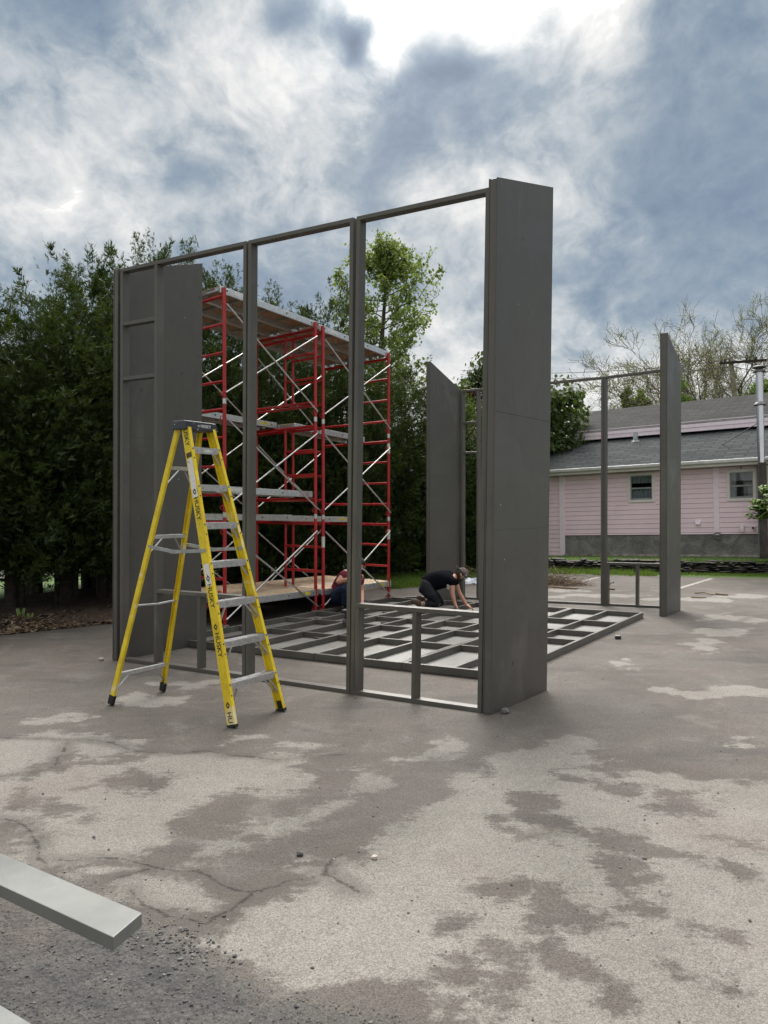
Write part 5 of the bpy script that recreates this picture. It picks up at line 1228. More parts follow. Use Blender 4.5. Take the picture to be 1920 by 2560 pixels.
    # stainless chimney pipe standing at the eave
    qc = q0-.22; c = hp(1903, 1152, qc); top = hp(1901, 928, qc)[1]; ss = NT('stainless_pipe'); ss.set('Base Color', (.55, .57, .60)); ss.set('Metallic', .95); nn_ = ss.noise(ss.pos, 3, 3); ss.set('Roughness', ss.rng(nn_, .3, .7, .16, .3))
    m = MB(); m.tube(hw(c[0], c[1]-.05, qc), hw(c[0], top, qc), .085, n=24); pp = m.build('chimney_pipe', ss.mat, e)
    for k in (.25, .45, .66): m = MB(); hh = c[1]+(top-c[1])*k; m.tube(hw(c[0], hh, qc), hw(c[0], hh+.03, qc), .090, n=24); m.build('band', ss.mat, pp)
    dk = simple('storm_collar', (.16, .16, .165), .5, .4)
    cs = c[1]+(top-c[1])*.62; m = MB(); m.lathe(hw(c[0], cs, qc), [(.155, 0), (.15, .02), (.09, .08)], 20, 0, ez); m.build('storm_collar', dk, pp)
    m = MB(); m.lathe(hw(c[0], top-.02, qc), [(.15, .0), (.15, .02), (.10, .06), (.08, .07)], 20, 0, ez); m.build('chimney_cap', dk, pp); m = MB(); m.lathe(hw(c[0], top+.09, qc), [(.16, 0), (.165, .015), (.10, .05), (0, .06)], 20, 0, ez); m.build('chimney_cap', dk, pp)
    g_ = on_roof(1806, 1112, he, q0); m = MB(); m.tube(hw(c[0], c[1]+(top-c[1])*.44, qc), hw(*g_), .012, n=6); m.build('guy_rod', M['black'], pp)
    m = MB(); m.tube(hw(c[0]+.02, -.1, qc), hw(c[0]+.02, c[1]-.05, qc), .10, n=14); m.build('chimney_pipe_base', simple('weathered_post', (.07, .062, .055), .85, scale=8, var=.3), e)
    m = MB(); m.tube(hw(sR-.03, -.05, -.12), hw(sR-.03, hE, -.12), .045, n=10); m.build('downspout', simple('downspout', (.30, .34, .37), .4, .4), e)
    # wall fittings
    x, h_ = hp(1746, 1306); m = MB(); m.hexa([hw(x-.06, h_-.06, -.10), hw(x+.06, h_-.06, -.10), hw(x+.06, h_-.06, -.01), hw(x-.06, h_-.06, -.01)], [hw(x-.085, h_+.07, -.03), hw(x+.085, h_+.07, -.03), hw(x+.085, h_+.07, -.01), hw(x-.085, h_+.07, -.01)]); m.build('vent_hood', trim, e, .008)
    x, h_ = hp(1857, 1322); m = MB(); m.path([hw(x, h_+.05, 0), hw(x, h_+.06, -.08), hw(x, h_+.03, -.13), hw(x, h_-.08, -.13)], .05, 12); m.build('white_pipe', wht, e)
    x, h_ = hp(1885, 1320); m = MB(); m.tube(hw(x, h_, 0), hw(x, h_, -.12), .045, n=14); m.build('pipe_stub', wht, e); m = MB(); m.tube(hw(x, h_, -.11), hw(x, h_, -.122), .034, n=12); m.build('pipe_mouth', M['black'], e)
    x, h_ = hp(1795, 1336); m = MB(); m.path([hw(x+.09*math.cos(k), h_-.03+.08*math.sin(k), -.07) for k in np.linspace(0, 6.2, 14)], .016, 6); m.build('hose_coil', simple('hose', (.16, .14, .14), .6), e)
    m = MB(); m.tube(hw(hp(1853, 1168)[0], hp(1853, 1172)[1], -.03), hw(hp(1853, 1160)[0], hp(1853, 1160)[1], -.03), .012, n=6); m.build('hook', M['black'], e)
house()

# utility pole and power lines
def pole():
    b_, t_ = P(1850, 1265, 33), P(1826, 893, 33); d = (t_-P(1837, 993, 33)).normalized(); foot = t_-d*((t_.z)/d.z)
    e = empty('utility_pole', foot, 'weathered leaning wooden utility pole behind the roof of the pink house', 'utility pole')
    m = MB(); m.path([foot, foot.lerp(t_, .5), t_], [.15, .125, .10], 12); m.build('pole', M['barkpale'], e)
    m = MB(); c = t_-d*.25; ax = Vector((.9, -.4, 0)).normalized(); m.beam(c-ax*.5-Vector((0, .14, 0)), c+ax*1.3-Vector((0, .14, 0)), .1, Z, .1); arm = m.build('crossarm', M['barkdark'], e)
    for k in (-.3, .55, .9): m = MB(); m.lathe(c+ax*k-Vector((0, .14, 0))+Z*.05, [(.03, 0), (.05, .04), (.03, .08), (.045, .12), (0, .15)], 8); m.build('insulator', M['black'], arm)
    m = MB(); m.tube(c-d*2.1, c-d*1.95, .16, n=10); m.build('collar', M['black'], e)
    return t_, d
pt, pd = pole()
for i, (y0, y1, y2, lab) in enumerate(((925, 905, 903, 'upper thin black power line running left from the utility pole'), (936, 918, 912, 'lower thin black power line running left from the utility pole'), (1010, 973, 955, 'sagging service cable low on the utility pole'))):
    a = P(1150, y0, 44) if i < 2 else P(1680, 1000, 38); b = pt-pd*(.1+.3*i) if i < 2 else pt-pd*2.0; c = P(2100, y2, 36)
    def sag(p, q, s_): return [p.lerp(q, k/12)-Z*s_*4*(k/12)*(1-k/12) for k in range(13)]
    m = MB(); m.path(sag(a, b, .35)+sag(b, c, .3)[1:], .016, 5); tag(m.build('power_line', M['black']), lab, 'power line')

# ------------------------------------------------------------------ props on the lot
# grey boards on sawhorses at the lower left
def board(px0, py0, px1, py1, D, label, wdt=.089, th=.038, name='timber_board'):
    near = P(px0, py0, D); zt = near.z; far = G(px1, py1, zt); wv = (far-near); 
    dr = Vector((-.843, .538, 0)); m = MB(); L = 2.6; a = near; b = far
    m.hexa([a-Z*th, b-Z*th, b+dr*L-Z*th, a+dr*L-Z*th][::-1], [a, b, b+dr*L, a+dr*L][::-1]); return tag(m.build(name, M['greyboard'], bevel=.002), label, 'board', 'painted boards resting on the sawhorse'), a+dr*1.55, b+dr*1.55, zt
o, sa, sb, zt = board(283, 2343, 355, 2282, 2.03, 'grey painted board ending over the gravel at the lower left')
o2, _, _, _ = board(190, 2705, 250, 2663, 1.62, 'grey painted board whose corner just enters the bottom left of the photo')
def sawhorse():
    c = (sa+sb)/2; c.z = 0; along = Vector((.538, .843, 0)); e = empty('sawhorse', c, 'wooden sawhorse outside the left edge holding up the grey boards', 'sawhorse'); h = zt-.039; acr = Vector((.843, -.538, 0))
    m = MB(); m.beam(c-along*.75+Z*(h-.02), c+along*.35+Z*(h-.02), .09, acr, .04); m.build('top_beam', M['brown'], e)
    for s in (-.65, .25):
        for t in (-1, 1): m = MB(); m.beam(c+along*s+Z*(h-.05)+acr*.03*t, c+along*(s+(-.06 if s < 0 else .06))+acr*.22*t+Z*.012, .07, along, .03); m.build('leg', M['brown'], e)
sawhorse()
# black phone-like box on the asphalt
p = G(1545, 1598); m = MB(); m.box(p+Z*.022, (.075, .04, .044), rot=Matrix.Rotation(-.3, 3, 'Z')); e = empty('charger_box', p, 'small black plastic box lying on the asphalt right of the floor frames', 'box')
b_ = m.build('case', M['black'], e, bevel=.008); m = MB(); m.box(p+Z*.0455, (.06, .028, .003), rot=Matrix.Rotation(-.3, 3, 'Z')); m.build('lid', simple('grey_lid', (.35, .36, .38), .4), e, bevel=.001)
# orange cone and a dark blue jacket on the lowest deck
dz = .27*1.03+.02+.084
def cone():
    c = P1.lerp(P2, .03)+WD*.38; c = P(549.5, 1475, 10.9); c.z = dz; e = empty('orange_cone', c, 'small orange traffic cone standing on the lowest scaffold deck', 'traffic cone')
    om = simple('orange_plastic', (.85, .10, .02), .45, var=.06); m = MB(); m.lathe(c, [(.0, .012), (.042, .014), (.030, .088), (.026, .094), (0, .094)], 18); m.build('cone', om, e); m = MB(); m.box(c+Z*.007, (.11, .11, .012)); m.build('base', om, e, bevel=.003)
cone()
def rag(c, r, mat, name, label, cat, seed, amp=.5, n=22, flat=.35):
    rs = random.Random(seed); vs = []; fs = []
    for j in range(n+1):
        for i in range(n+1):
            u, v = i/n*2-1, j/n*2-1; k = max(0, 1-(u*u+v*v)**1.4*.9)
            h = k*flat*r*(1+.8*mnoise.noise(Vector((u*2.5, v*2.5, seed))))+.25*r*flat*abs(mnoise.noise(Vector((u*6, v*6, seed+4))))
            kk = 1+.25*mnoise.noise(Vector((u*1.5, v*1.5, seed+9))); vs.append(c+Vector((u*r*kk, v*r*kk*.8, max(.004, h))))
    for j in range(n):
        for i in range(n): a = j*(n+1)+i; fs.append((a, a+1, a+n+2, a+n+1))
    m = MB(); m.add(vs, fs, smooth=True); o = m.build(name, mat); so = o.modifiers.new('thickness', 'SOLIDIFY'); so.thickness = .004; return tag(o, label, cat)
navy = simple('navy_cloth', (.012, .016, .045), .85, scale=18, var=.3)
c = P(545, 1480, 10.75); c.z = dz+.002; rag(c, .15, navy, 'jacket', 'dark navy jacket dropped on the lowest scaffold deck under the orange cone', 'jacket', 3, flat=.45)
c = G(1180, 1458); rag(c, .27, simple('pale_blue_tarp', (.48, .54, .62), .6, scale=6, var=.35, c2=(.12, .15, .2)), 'tarp', 'crumpled pale blue and white tarpaulin on the ground beyond the kneeling worker', 'tarpaulin', 5, flat=.34)
c = G(1150, 1457); rag(c, .2, simple('white_cloth', (.6, .6, .6), .7), 'rag', 'crumpled white cloth beside the pale tarpaulin', 'cloth', 8, flat=.3)
# brush pile and loose sticks
def twigs(c, r, n, L, hgt, mats, name, label, cat, seed, kind=None, dirs=None):
    q = random.Random(seed); m = MB()
    for _ in range(n):
        a = q.uniform(0, 6.3); rr = r*q.random()**.7; b = c+Vector((math.cos(a)*rr, math.sin(a)*rr*.7, .01+hgt*q.random()*(1-rr/r)))
        l = L*q.uniform(.3, 1); th = q.uniform(0, 6.3); d = Vector((math.cos(th), math.sin(th), q.uniform(-.05, .5 if q.random() < .25 else .15))); pts = [b]; cur = b
        for k in range(4): d = (d+Vector((q.gauss(0, .3), q.gauss(0, .3), q.gauss(0, .15)))).normalized(); cur = cur+d*l/4; cur.z = max(.006, cur.z); pts.append(cur.copy())
        r0 = q.uniform(.003, .008); m.path(pts, [r0, r0*.85, r0*.7, r0*.5, r0*.3], 4, q.randrange(len(mats)))
    return tag(m.build(name, mats), label, cat, kind=kind)
tw = [simple('straw_twig', (.20, .145, .085), .9), simple('brown_twig', (.10, .07, .045), .9), simple('pale_twig', (.27, .22, .155), .9)]
twigs(G(1365, 1461), .75, 420, .75, .22, tw, 'brush_pile', 'pile of dry twigs and straw on the asphalt behind the tall near panel', 'brush pile', 4)
twigs(G(1400, 1463), .5, 26, 1.3, .3, tw[1:], 'brush_pile', 'loose long twigs sticking out of the right side of the dry brush pile', 'brush pile', 14)
twigs(G(1185, 1447), .35, 60, .7, .3, tw, 'brush_pile', 'small heap of dry twigs beside the pale tarpaulin', 'brush pile', 15)
def stick(pts, r, label): m = MB(); m.path([G(x, y, z) for x, y, z in pts], [r, r*.9, r*.8, r*.5][:len(pts)], 6); tag(m.build('stick', tw[0]), label, 'stick')
stick([(1513, 1466, .02), (1524, 1459, .02), (1534, 1456, .06)], .022, 'short broken stick standing up inside the far window opening')
stick([(1516, 1469, .02), (1527, 1472, .02), (1536, 1473, .02)], .022, 'short broken stick lying flat inside the far window opening')
stick([(1728, 1492, .02), (1748, 1494, .02), (1765, 1493, .02)], .014, 'dark curved stick on the asphalt right of the far panel')
stick([(1738, 1483, .02), (1760, 1481, .03), (1775, 1485, .02), (1790, 1487, .02)], .014, 'thin forked stick on the asphalt near the parking line')
stick([(1790, 1484, .02), (1805, 1486, .02), (1820, 1487, .02)], .018, 'thicker straight stick lying furthest right on the asphalt')
stick([(1362, 1466, .03), (1400, 1469, .02), (1440, 1472, .02), (1447, 1470, .02)], .02, 'long bent stick lying in front of the brush pile')
p, q_ = G(1013, 1494, .03), G(1080, 1493, .03); m = MB(); m.tube(p, q_, .018, n=8); tag(m.build('steel_pipe', M['black']), 'thin black steel pipe lying behind the kneeling worker\'s boots', 'pipe')
m = MB(); q = random.Random(2)
for (px, py, s_) in ((52, 1549, 1.2), (76, 1552, .8)):
    e = empty('hosta_shoot', G(px, py, .07), ('larger' if s_ > 1 else 'smaller')+' pale green hosta shoot coming up through the mulch at the left', 'plant')
    for k in range(5):
        a = k*1.3; d = Vector((math.cos(a)*.35, math.sin(a)*.35, 1)).normalized(); c = G(px, py, .05); m = MB(); sd_ = d.cross(Vector((math.sin(a), -math.cos(a), 0))).normalized()
        m.add([c, c+d*.06*s_+sd_*.022*s_, c+d*.13*s_+sd_*.012*s_, c+d*.15*s_, c+d*.13*s_-sd_*.012*s_, c+d*.06*s_-sd_*.022*s_], [(0, 1, 2, 3, 4, 5)]); m.build('leaf', simple('hosta_leaf', (.22, .34, .10), .5) if k == 0 and s_ > 1 else bpy.data.materials['hosta_leaf'], e)

# ------------------------------------------------------------------ people
SK = simple('skin', (.56, .31, .22), .5, var=.05, scale=20)
def skin(name, verts, edges, mat, parent, sub=2, root=0, flat=None):
    me = bpy.data.meshes.new(name); me.from_pydata([v[0] for v in verts], edges, []); me.update(); me.materials.append(mat)
    o = bpy.data.objects.new(name, me); col.objects.link(o)
    md = o.modifiers.new('skin', 'SKIN'); md.use_smooth_shade = True
    if not me.skin_vertices: me.skin_vertices.new() if hasattr(me.skin_vertices, 'new') else None
    sv = me.skin_vertices[0].data
    for i, v in enumerate(verts): sv[i].radius = (v[1], v[2] if len(v) > 2 else v[1]); sv[i].use_root = (i == root)
    sb_ = o.modifiers.new('smooth', 'SUBSURF'); sb_.levels = sub; sb_.render_levels = sub
    if parent is not None: o.parent = parent; o.matrix_parent_inverse = parent.matrix_basis.inverted()
    return o
def chain(name, pts, rad, mat, parent, sub=2):
    return skin(name, [(tuple(p), *(r if isinstance(r, tuple) else (r,))) for p, r in zip(pts, rad)], [(i, i+1) for i in range(len(pts)-1)], mat, parent, sub)
def hand_graph(V, E, wrist_i, wrist, d, side, down, s=1.0):
    """palm and five bent fingers growing from the wrist; d = pointing direction"""
    pi = len(V); V.append((tuple(wrist+d*.045*s), .034*s, .017*s)); E.append((wrist_i, pi)); pj = len(V); V.append((tuple(wrist+d*.075*s), .036*s, .015*s)); E.append((pi, pj))
    for k, (o_, L) in enumerate(((-.03, .070), (-.010, .080), (.010, .075), (.03, .060))):
        a = wrist+d*.085*s+side*o_*s; i0 = len(V); V.append((tuple(a), .0095)); V.append((tuple(a+d*L*.5*s+down*.008), .0088)); V.append((tuple(a+d*L*.85*s+down*.03), .0078)); V.append((tuple(a+d*L*.95*s+down*.048), .0068)); E += [(pj, i0), (i0, i0+1), (i0+1, i0+2), (i0+2, i0+3)]
    a = wrist+d*.03*s-side*.03*s; i0 = len(V); V.append((tuple(a-side*.012), .0115)); V.append((tuple(a+d*.03*s-side*.032*s+down*.01), .0105)); V.append((tuple(a+d*.06*s-side*.038*s+down*.02), .009)); E += [(pi, i0), (i0, i0+1), (i0+1, i0+2)]

def head_mesh(c, fwd, up, parent, body_mat, hair, hair_mat, beard=None, R_=.1):
    """face features on a head already part of the body: eyes, ears, hair"""
    rt = fwd.cross(up).normalized()
    rot = Matrix((rt, fwd, up)).transposed()
    m = MB(); m.blob((0, 0, 0), (1, 1, 1), 1, 0, 0, 16, 10)
    def ellip(cc, r, name, mat, cut=None):
        m = MB(); n1, n2 = 18, 12; vs = []; fs = []
        for j in range(n2+1):
            for i in range(n1):
                ph, th = math.pi*j/n2, 2*math.pi*i/n1; vs.append(Vector((math.sin(ph)*math.cos(th)*r[0], math.sin(ph)*math.sin(th)*r[1], math.cos(ph)*r[2])))
        for j in range(n2):
            for i in range(n1):
                f = (j*n1+i, (j+1)*n1+i, (j+1)*n1+(i+1) % n1, j*n1+(i+1) % n1)
                if cut and not all(cut(vs[x]) for x in f): continue
                fs.append(f)
        m.add([rot @ v+cc for v in vs], fs, smooth=True); return m.build(name, mat, parent)
    return rot, rt, ellip

def kneeler():
    S = lambda px, py, D: P(px, py, D)
    foot = G(1085, 1522, .0); e = empty('person', foot, 'kneeling worker in a black t-shirt, dark jeans and backwards cap bending over the floor frames', 'person')
    n_, f_ = 12.0, 12.28      # near and far side depths
    mid = (n_+f_)/2
    pel = S(1064, 1466, mid); spine = S(1085, 1450, mid); chest = S(1113, 1446, mid); neck = S(1137, 1441, mid); hb = S(1147, 1438, mid); hc = S(1153, 1437, mid)
    shn, shf = S(1130, 1455, n_), S(1137, 1453, f_)
    eln, elf = S(1131, 1484, n_-.02), S(1148, 1482, f_); wrn, wrf = S(1137, 1508, n_-.02), S(1165, 1511, f_)
    V = [(tuple(pel), .09, .10), (tuple(spine), .10, .11), (tuple(chest), .11, .13), (tuple(neck), .058), (tuple(hb), .075, .07), (tuple(hc), .088, .078), (tuple(S(1158, 1444, mid)), .065, .06)]
    E = [(0, 1), (1, 2), (2, 3), (3, 4), (4, 5), (5, 6)]
    def arm(sh, el, wr, hd, dn):
        i = len(V); V.append((tuple(sh), .058)); V.append((tuple(sh.lerp(el, .5)), .046)); V.append((tuple(el), .038)); V.append((tuple(el.lerp(wr, .35)), .037)); V.append((tuple(wr), .024, .028)); E.extend([(2, i), (i, i+1), (i+1, i+2), (i+2, i+3), (i+3, i+4)])
        side = Vector((0, 1, 0)); hand_graph(V, E, i+4, wr, hd, side, dn)
    arm(shn, eln, wrn, Vector((.45, 0, -.89)).normalized(), Vector((.3, 0, -1)).normalized())
    arm(shf, elf, wrf, Vector((.86, 0, -.50)).normalized(), Vector((.0, 0, -1)))
    def leg(kn, an, toe, off):
        i = len(V); hp_ = pel+Vector((0, off, -.02)); V.append((tuple(hp_), .07)); V.append((tuple(hp_.lerp(kn, .5)), .066)); V.append((tuple(kn), .050)); V.append((tuple(kn.lerp(an, .4)), .045)); V.append((tuple(an), .036)); V.append((tuple(toe), .035)); E.extend([(0, i), (i, i+1), (i+1, i+2), (i+2, i+3), (i+3, i+4), (i+4, i+5)]); return hp_
    knn, ann, ton = S(1098, 1511, n_), S(1053, 1509, n_), S(1034, 1502, n_); knf, anf, tof = S(1106, 1510, f_), S(1062, 1502, f_), S(1047, 1494, f_)
    hn_, hf_ = leg(knn, ann, ton, -.10), leg(knf, anf, tof, .10)
    skin('body', V, E, SK, e)
    # shirt
    blk = simple('black_tshirt', (.0035, .0045, .0085), .95, scale=9, var=.25, bump=.4, spec=.12); jn = simple('dark_jeans', (.012, .014, .019), .95, scale=12, var=.35, bump=.5, c2=(.026, .029, .036), spec=.15)
    V2 = [(tuple(chest), .15, .175), (tuple(S(1090, 1450, mid)), .15, .17), (tuple(S(1071, 1459, mid)), .15, .165), (tuple(neck.lerp(chest, .35)), .10, .12), (tuple(neck), .07), (tuple(shn), .082), (tuple(shn.lerp(eln, .42)), .068), (tuple(shf), .082), (tuple(shf.lerp(elf, .42)), .068), (tuple(S(1100, 1460, mid)), .13, .15)]
    V2 = V2[:9]+[(tuple(S(1065, 1464, mid)), .148, .165)]; skin('t_shirt', V2, [(0, 1), (1, 2), (0, 3), (3, 4), (0, 5), (5, 6), (0, 7), (7, 8), (2, 9)], blk, e)
    V3 = [(tuple(pel+Vector((.0, 0, .0))), .138, .16), (tuple(S(1073, 1459, mid)), .132, .15)]
    E3 = [(0, 1)]
    for hp_, kn, an in ((hn_, knn, ann), (hf_, knf, anf)):
        i = len(V3); V3.extend([(tuple(hp_+Vector((-.005, 0, -.01))), .118), (tuple(hp_.lerp(kn, .5)), .100), (tuple(kn), .076), (tuple(kn.lerp(an, .45)), .072), (tuple(kn.lerp(an, .88)), .058)]); E3.extend([(0, i), (i, i+1), (i+1, i+2), (i+2, i+3), (i+3, i+4)])
    skin('jeans', V3, E3, jn, e)
    for kn, an, to in ((knn, ann, ton), (knf, anf, tof)):
        bt_ = chain('boot', [an.lerp(kn, .05), an+Vector((-.05, 0, .0)), an.lerp(to, .75)+Vector((-.02, 0, .02)), to+Vector((-.04, 0, -.04))], [.050, (.055, .06), (.048, .055), (.036, .05)], simple('brown_boot', (.075, .045, .03), .7, scale=25) if kn is knn else bpy.data.materials['brown_boot'], e)
        chain('jeans_cuff', [an.lerp(kn, .08), an.lerp(kn, .2)], [.063, .063], simple('pale_cuff', (.28, .31, .33), .9) if kn is knn else bpy.data.materials['pale_cuff'], e, 1)
    # head: looking down and forward
    fwd = Vector((.62, -.05, -.78)).normalized(); up = Vector((.78, 0, .62)).normalized()
    rot, rt, ellip = head_mesh(hc, fwd, up, e, SK, None, None)
    hairm = simple('dark_hair', (.03, .022, .017), .8, scale=40, var=.3)
    ellip(hc-fwd*.012-up*.004, (.087, .098, .105), 'hair', hairm, lambda v: v.y < .045 or v.z > .07)
    capm = NT('patterned_cap'); cn = capm.noise(capm.map(capm.pos, (1, 1, 3)), 22, 4, .7); capm.set('Base Color', capm.mix(capm.rng(cn, .45, .58), (.06, .048, .042), (.16, .13, .12))); capm.set('Roughness', .85)
    cp_ = ellip(hc+up*.012, (.094, .108, .112), 'cap', capm.mat, lambda v: v.z > .022)
    m = MB(); bc = hc-fwd*.095+up*.035; m.hexa([bc-rt*.06, bc+rt*.06, bc+rt*.045-fwd*.065-up*.012, bc-rt*.045-fwd*.065-up*.012], [bc-rt*.06+up*.006, bc+rt*.06+up*.006, bc+rt*.045-fwd*.065-up*.006, bc-rt*.045-fwd*.065-up*.006]); m.build('brim', simple('tan_brim', (.22, .18, .15), .8), cp_, bevel=.004)
    pc = hc+up*.055-rt*.0; sgn = -1 if (-rt).y > 0 else 1
    dv = Vector((0, -1, 0)); m = MB(); c0 = hc+dv*.080+up*.055
    m.hexa([c0-fwd*.05-up*.013, c0+fwd*.05-up*.013, c0+fwd*.045-up*.013-dv*.02, c0-fwd*.045-up*.013-dv*.02], [c0-fwd*.05+up*.012-dv*.008, c0+fwd*.05+up*.012-dv*.008, c0+fwd*.045+up*.012-dv*.03, c0-fwd*.045+up*.012-dv*.03]); m.build('patch', simple('blue_patch', (.20, .25, .38), .6, scale=60, var=.4, c2=(.55, .6, .66)), cp_)
    # face: nose, eyes, mouth, ears
    m = MB(); m.blob(hc+fwd*.098-up*.012, (.013, .016, .016), 1, 0, 0, 8, 6); m.build('nose', SK, e, smooth=True)
    for s_ in (-1, 1):
        m = MB(); m.blob(hc+fwd*.080+rt*.030*s_+up*.012, (.010, .010, .008), 1, 0, 0, 8, 6); m.build('eye', M['white'], e, smooth=True)
        m = MB(); m.blob(hc+rt*.088*s_-fwd*.005-up*.008, (.012, .02, .028), 1, 0, 0, 8, 6); m.build('ear', SK, e, smooth=True)
    m = MB(); m.beam(hc+fwd*.086-up*.05-rt*.02, hc+fwd*.086-up*.05+rt*.02, .006, up, .006); m.build('mouth', simple('lips', (.35, .14, .12), .5), e)
    ellip(hc+fwd*.02-up*.062, (.058, .062, .05), 'beard', hairm, lambda v: v.y > -.02)
    for (px, py, w_) in ((1118.5, 1467, .012), (1122, 1468, .018)):
        c = S(px, py, n_-.105); m = MB(); m.hexa([c+Vector((-w_/2, 0, -.035)), c+Vector((w_/2, 0, -.035)), c+Vector((w_/2, .02, -.035)), c+Vector((-w_/2, .02, -.035))], [c+Vector((-w_/2, 0, .035)), c+Vector((w_/2, 0, .035)), c+Vector((w_/2, .02, .035)), c+Vector((-w_/2, .02, .035))]); m.build('shirt_print', simple('shirt_print', (.4, .4, .42), .7) if w_ < .015 else bpy.data.materials['shirt_print'], e)
    c = S(1141, 1483, f_-.04); m = MB(); m.blob(c+Vector((0, -.0, 0)), (.018, .006, .03), 3, .2, 0, 8, 6); m.build('tattoo', simple('tattoo', (.12, .12, .16), .6), e)
kneeler()

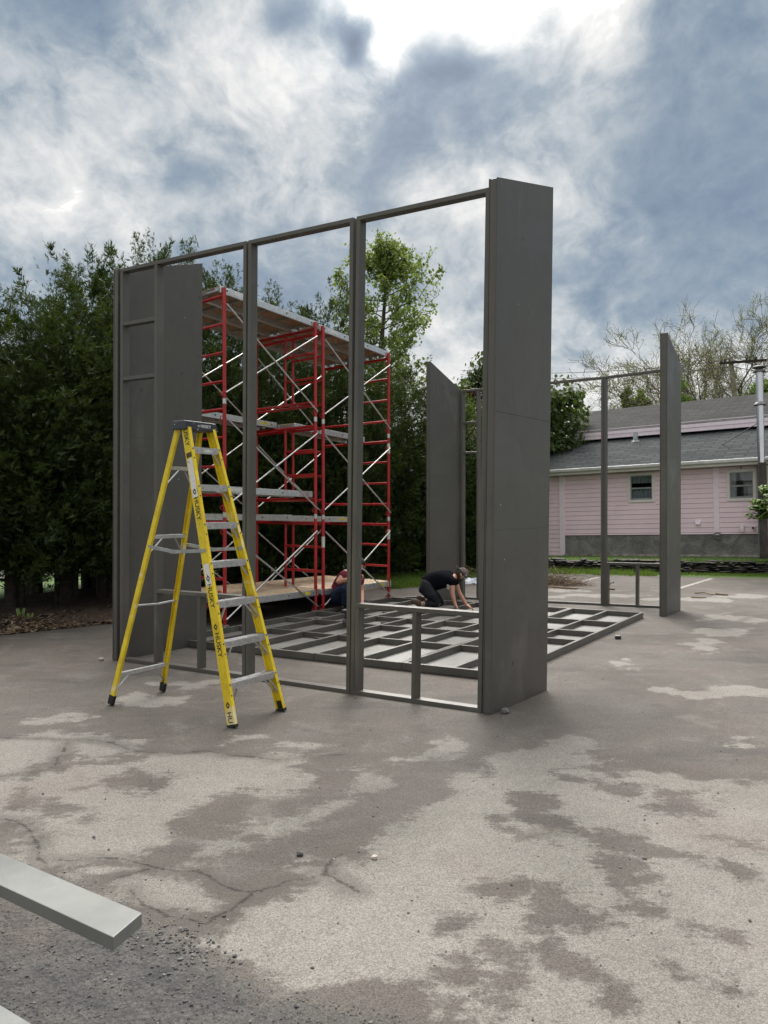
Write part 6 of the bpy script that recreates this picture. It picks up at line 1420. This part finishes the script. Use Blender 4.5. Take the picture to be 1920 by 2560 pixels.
def squatter():
    D0 = 12.15; foot = G(868, 1532, 0); e = empty('person', foot, 'squatting worker in a maroon t-shirt and blue jeans, half hidden behind a near wall post', 'person')
    S = lambda px, py, D=D0: P(px-1, py-6*(1532-py)/110, D)
    pel = S(846, 1497, 12.35); spine = S(852, 1476, 12.3); chest = S(878, 1450, 12.15); neck = S(889, 1436, 12.1); hb = S(896, 1428, 12.05); hc = S(899, 1420, 12.02); crown = S(900, 1413, 12.02)
    shl, shr = S(864, 1437, 12.1), S(902, 1449, 12.2); ell_, elr = S(845, 1460, 12.0), S(905, 1480, 12.2); wrl, wrr = S(873, 1452, 11.85), S(906, 1515, 12.0)
    V = [(tuple(pel), .09, .11), (tuple(spine), .10, .12), (tuple(chest), .11, .13), (tuple(neck), .058), (tuple(hb), .068), (tuple(hc), .082, .088), (tuple(crown), .065)]; E = [(0, 1), (1, 2), (2, 3), (3, 4), (4, 5), (5, 6)]
    for sh, el, wr, hd, dn in ((shl, ell_, wrl, Vector((.9, -.2, .1)).normalized(), Vector((.2, -.2, -1)).normalized()), (shr, elr, wrr, Vector((.4, -.1, -.9)).normalized(), Vector((.3, 0, -1)).normalized())):
        i = len(V); V += [(tuple(sh), .060), (tuple(sh.lerp(el, .5)), .050), (tuple(el), .042), (tuple(el.lerp(wr, .4)), .040), (tuple(wr), .026, .030)]; E += [(2, i), (i, i+1), (i+1, i+2), (i+2, i+3), (i+3, i+4)]; hand_graph(V, E, i+4, wr, hd, Vector((0, 1, 0)), dn)
    knl, anl, tol = S(868, 1468, 11.85), S(862, 1521, 12.1), S(868, 1530, 11.9); knr, anr, tor = S(912, 1512, 12.1), S(876, 1524, 12.2), S(868, 1530, 12.3)
    H_ = []
    for kn, an, to, off in ((knl, anl, tol, Vector((-.06, -.06, 0))), (knr, anr, tor, Vector((.08, .04, 0)))):
        i = len(V); hp_ = pel+off; H_.append(hp_); V += [(tuple(hp_), .07), (tuple(hp_.lerp(kn, .5)), .066), (tuple(kn), .050), (tuple(kn.lerp(an, .4)), .045), (tuple(an), .036), (tuple(to), .035)]; E += [(0, i), (i, i+1), (i+1, i+2), (i+2, i+3), (i+3, i+4), (i+4, i+5)]
    skin('body', V, E, SK, e)
    mar = simple('maroon_tshirt', (.19, .016, .05), .9, scale=9, var=.2, bump=.4); bj = simple('blue_jeans', (.012, .030, .085), .85, scale=14, var=.4, bump=.4)
    V2 = [(tuple(chest), .15, .18), (tuple(spine), .145, .165), (tuple(S(845, 1490, 12.33)), .15, .17), (tuple(chest.lerp(neck, .55)), .11, .12), (tuple(neck), .066), (tuple(shl), .084), (tuple(shl.lerp(ell_, .62)), .076), (tuple(shr), .088), (tuple(shr.lerp(elr, .65)), .074)]
    skin('t_shirt', V2, [(0, 1), (1, 2), (0, 3), (3, 4), (0, 5), (5, 6), (0, 7), (7, 8)], mar, e)
    V3 = [(tuple(pel), .14, .16), (tuple(pel+Vector((0, 0, .04))), .13, .15)]; E3 = [(0, 1)]
    for hp_, kn, an in ((H_[0], knl, anl), (H_[1], knr, anr)):
        i = len(V3); V3 += [(tuple(hp_), .12), (tuple(hp_.lerp(kn, .5)), .105), (tuple(kn), .080), (tuple(kn.lerp(an, .45)), .078), (tuple(kn.lerp(an, .9)), .064)]; E3 += [(0, i), (i, i+1), (i+1, i+2), (i+2, i+3), (i+3, i+4)]
    skin('jeans', V3, E3, bj, e)
    bm = simple('dark_shoe', (.025, .028, .04), .6, scale=40, var=.4)
    for an, to in ((anl, tol), (anr, tor)): chain('shoe', [an, an.lerp(to, .4)+Vector((.02, -.02, -.01)), Vector((to.x+.03, to.y-.10, .05)), Vector((to.x+.04, to.y-.18, .045))], [.05, (.055, .05), (.05, .04), (.035, .03)], bm, e)
    fwd = Vector((.15, -.72, -.66)).normalized(); up = Vector((.25, -.6, .72)); up = (up-fwd*up.dot(fwd)).normalized(); rot, rt, ellip = head_mesh(hc, fwd, up, e, SK, None, None)
    hairm = simple('short_dark_hair', (.025, .017, .013), .8, scale=40, var=.3)
    ellip(hc-fwd*.014+up*.018, (.094, .104, .112), 'hair', hairm, lambda v: v.y < .045-.3*max(0, -v.z) or v.z > .075)
    m = MB(); m.blob(hc+fwd*.095-up*.012, (.013, .016, .016), 1, 0, 0, 8, 6); m.build('nose', SK, e, smooth=True)
    for s_ in (-1, 1):
        m = MB(); m.blob(hc+fwd*.078+rt*.030*s_+up*.012, (.010, .010, .008), 1, 0, 0, 8, 6); m.build('eye', M['white'], e, smooth=True)
        m = MB(); m.blob(hc+rt*.092*s_-fwd*.0-up*.008, (.013, .02, .028), 1, 0, 0, 8, 6); m.build('ear', SK, e, smooth=True)
    m = MB(); m.beam(hc+fwd*.084-up*.05-rt*.02, hc+fwd*.084-up*.05+rt*.02, .006, up, .006); m.build('mouth', bpy.data.materials['lips'], e)
    ellip(hc+fwd*.016-up*.052, (.068, .068, .05), 'beard', hairm, lambda v: v.y > -.03)
squatter()

def drill():
    c = G(864, 1556, .09); e = empty('cordless_drill', c, 'small black cordless drill standing on the floor frame by the squatting worker', 'power tool'); b = M['black']; gm = simple('grey_tool_plastic', (.10, .10, .11), .5)
    m = MB(); m.box(c+Z*.022, (.085, .065, .044)); m.build('battery', gm, e, bevel=.006)
    m = MB(); m.beam(c+Z*.045, c+Z*.125+Vector((.01, 0, 0)), .036, Vector((1, 0, 0)), .032); m.build('handle', b, e, bevel=.008)
    m = MB(); m.lathe(c+Z*.150+Vector((-.06, 0, 0)), [(0, 0), (.028, .002), (.031, .03), (.031, .10), (.024, .125), (.02, .16), (.012, .165), (0, .166)], 14, 0, Vector((1, 0, 0))); m.build('motor_housing', b, e)
    m = MB(); m.tube(c+Z*.150+Vector((.10, 0, 0)), c+Z*.150+Vector((.15, 0, 0)), .004, n=6); m.build('drill_bit', M['galv'], e)
drill()
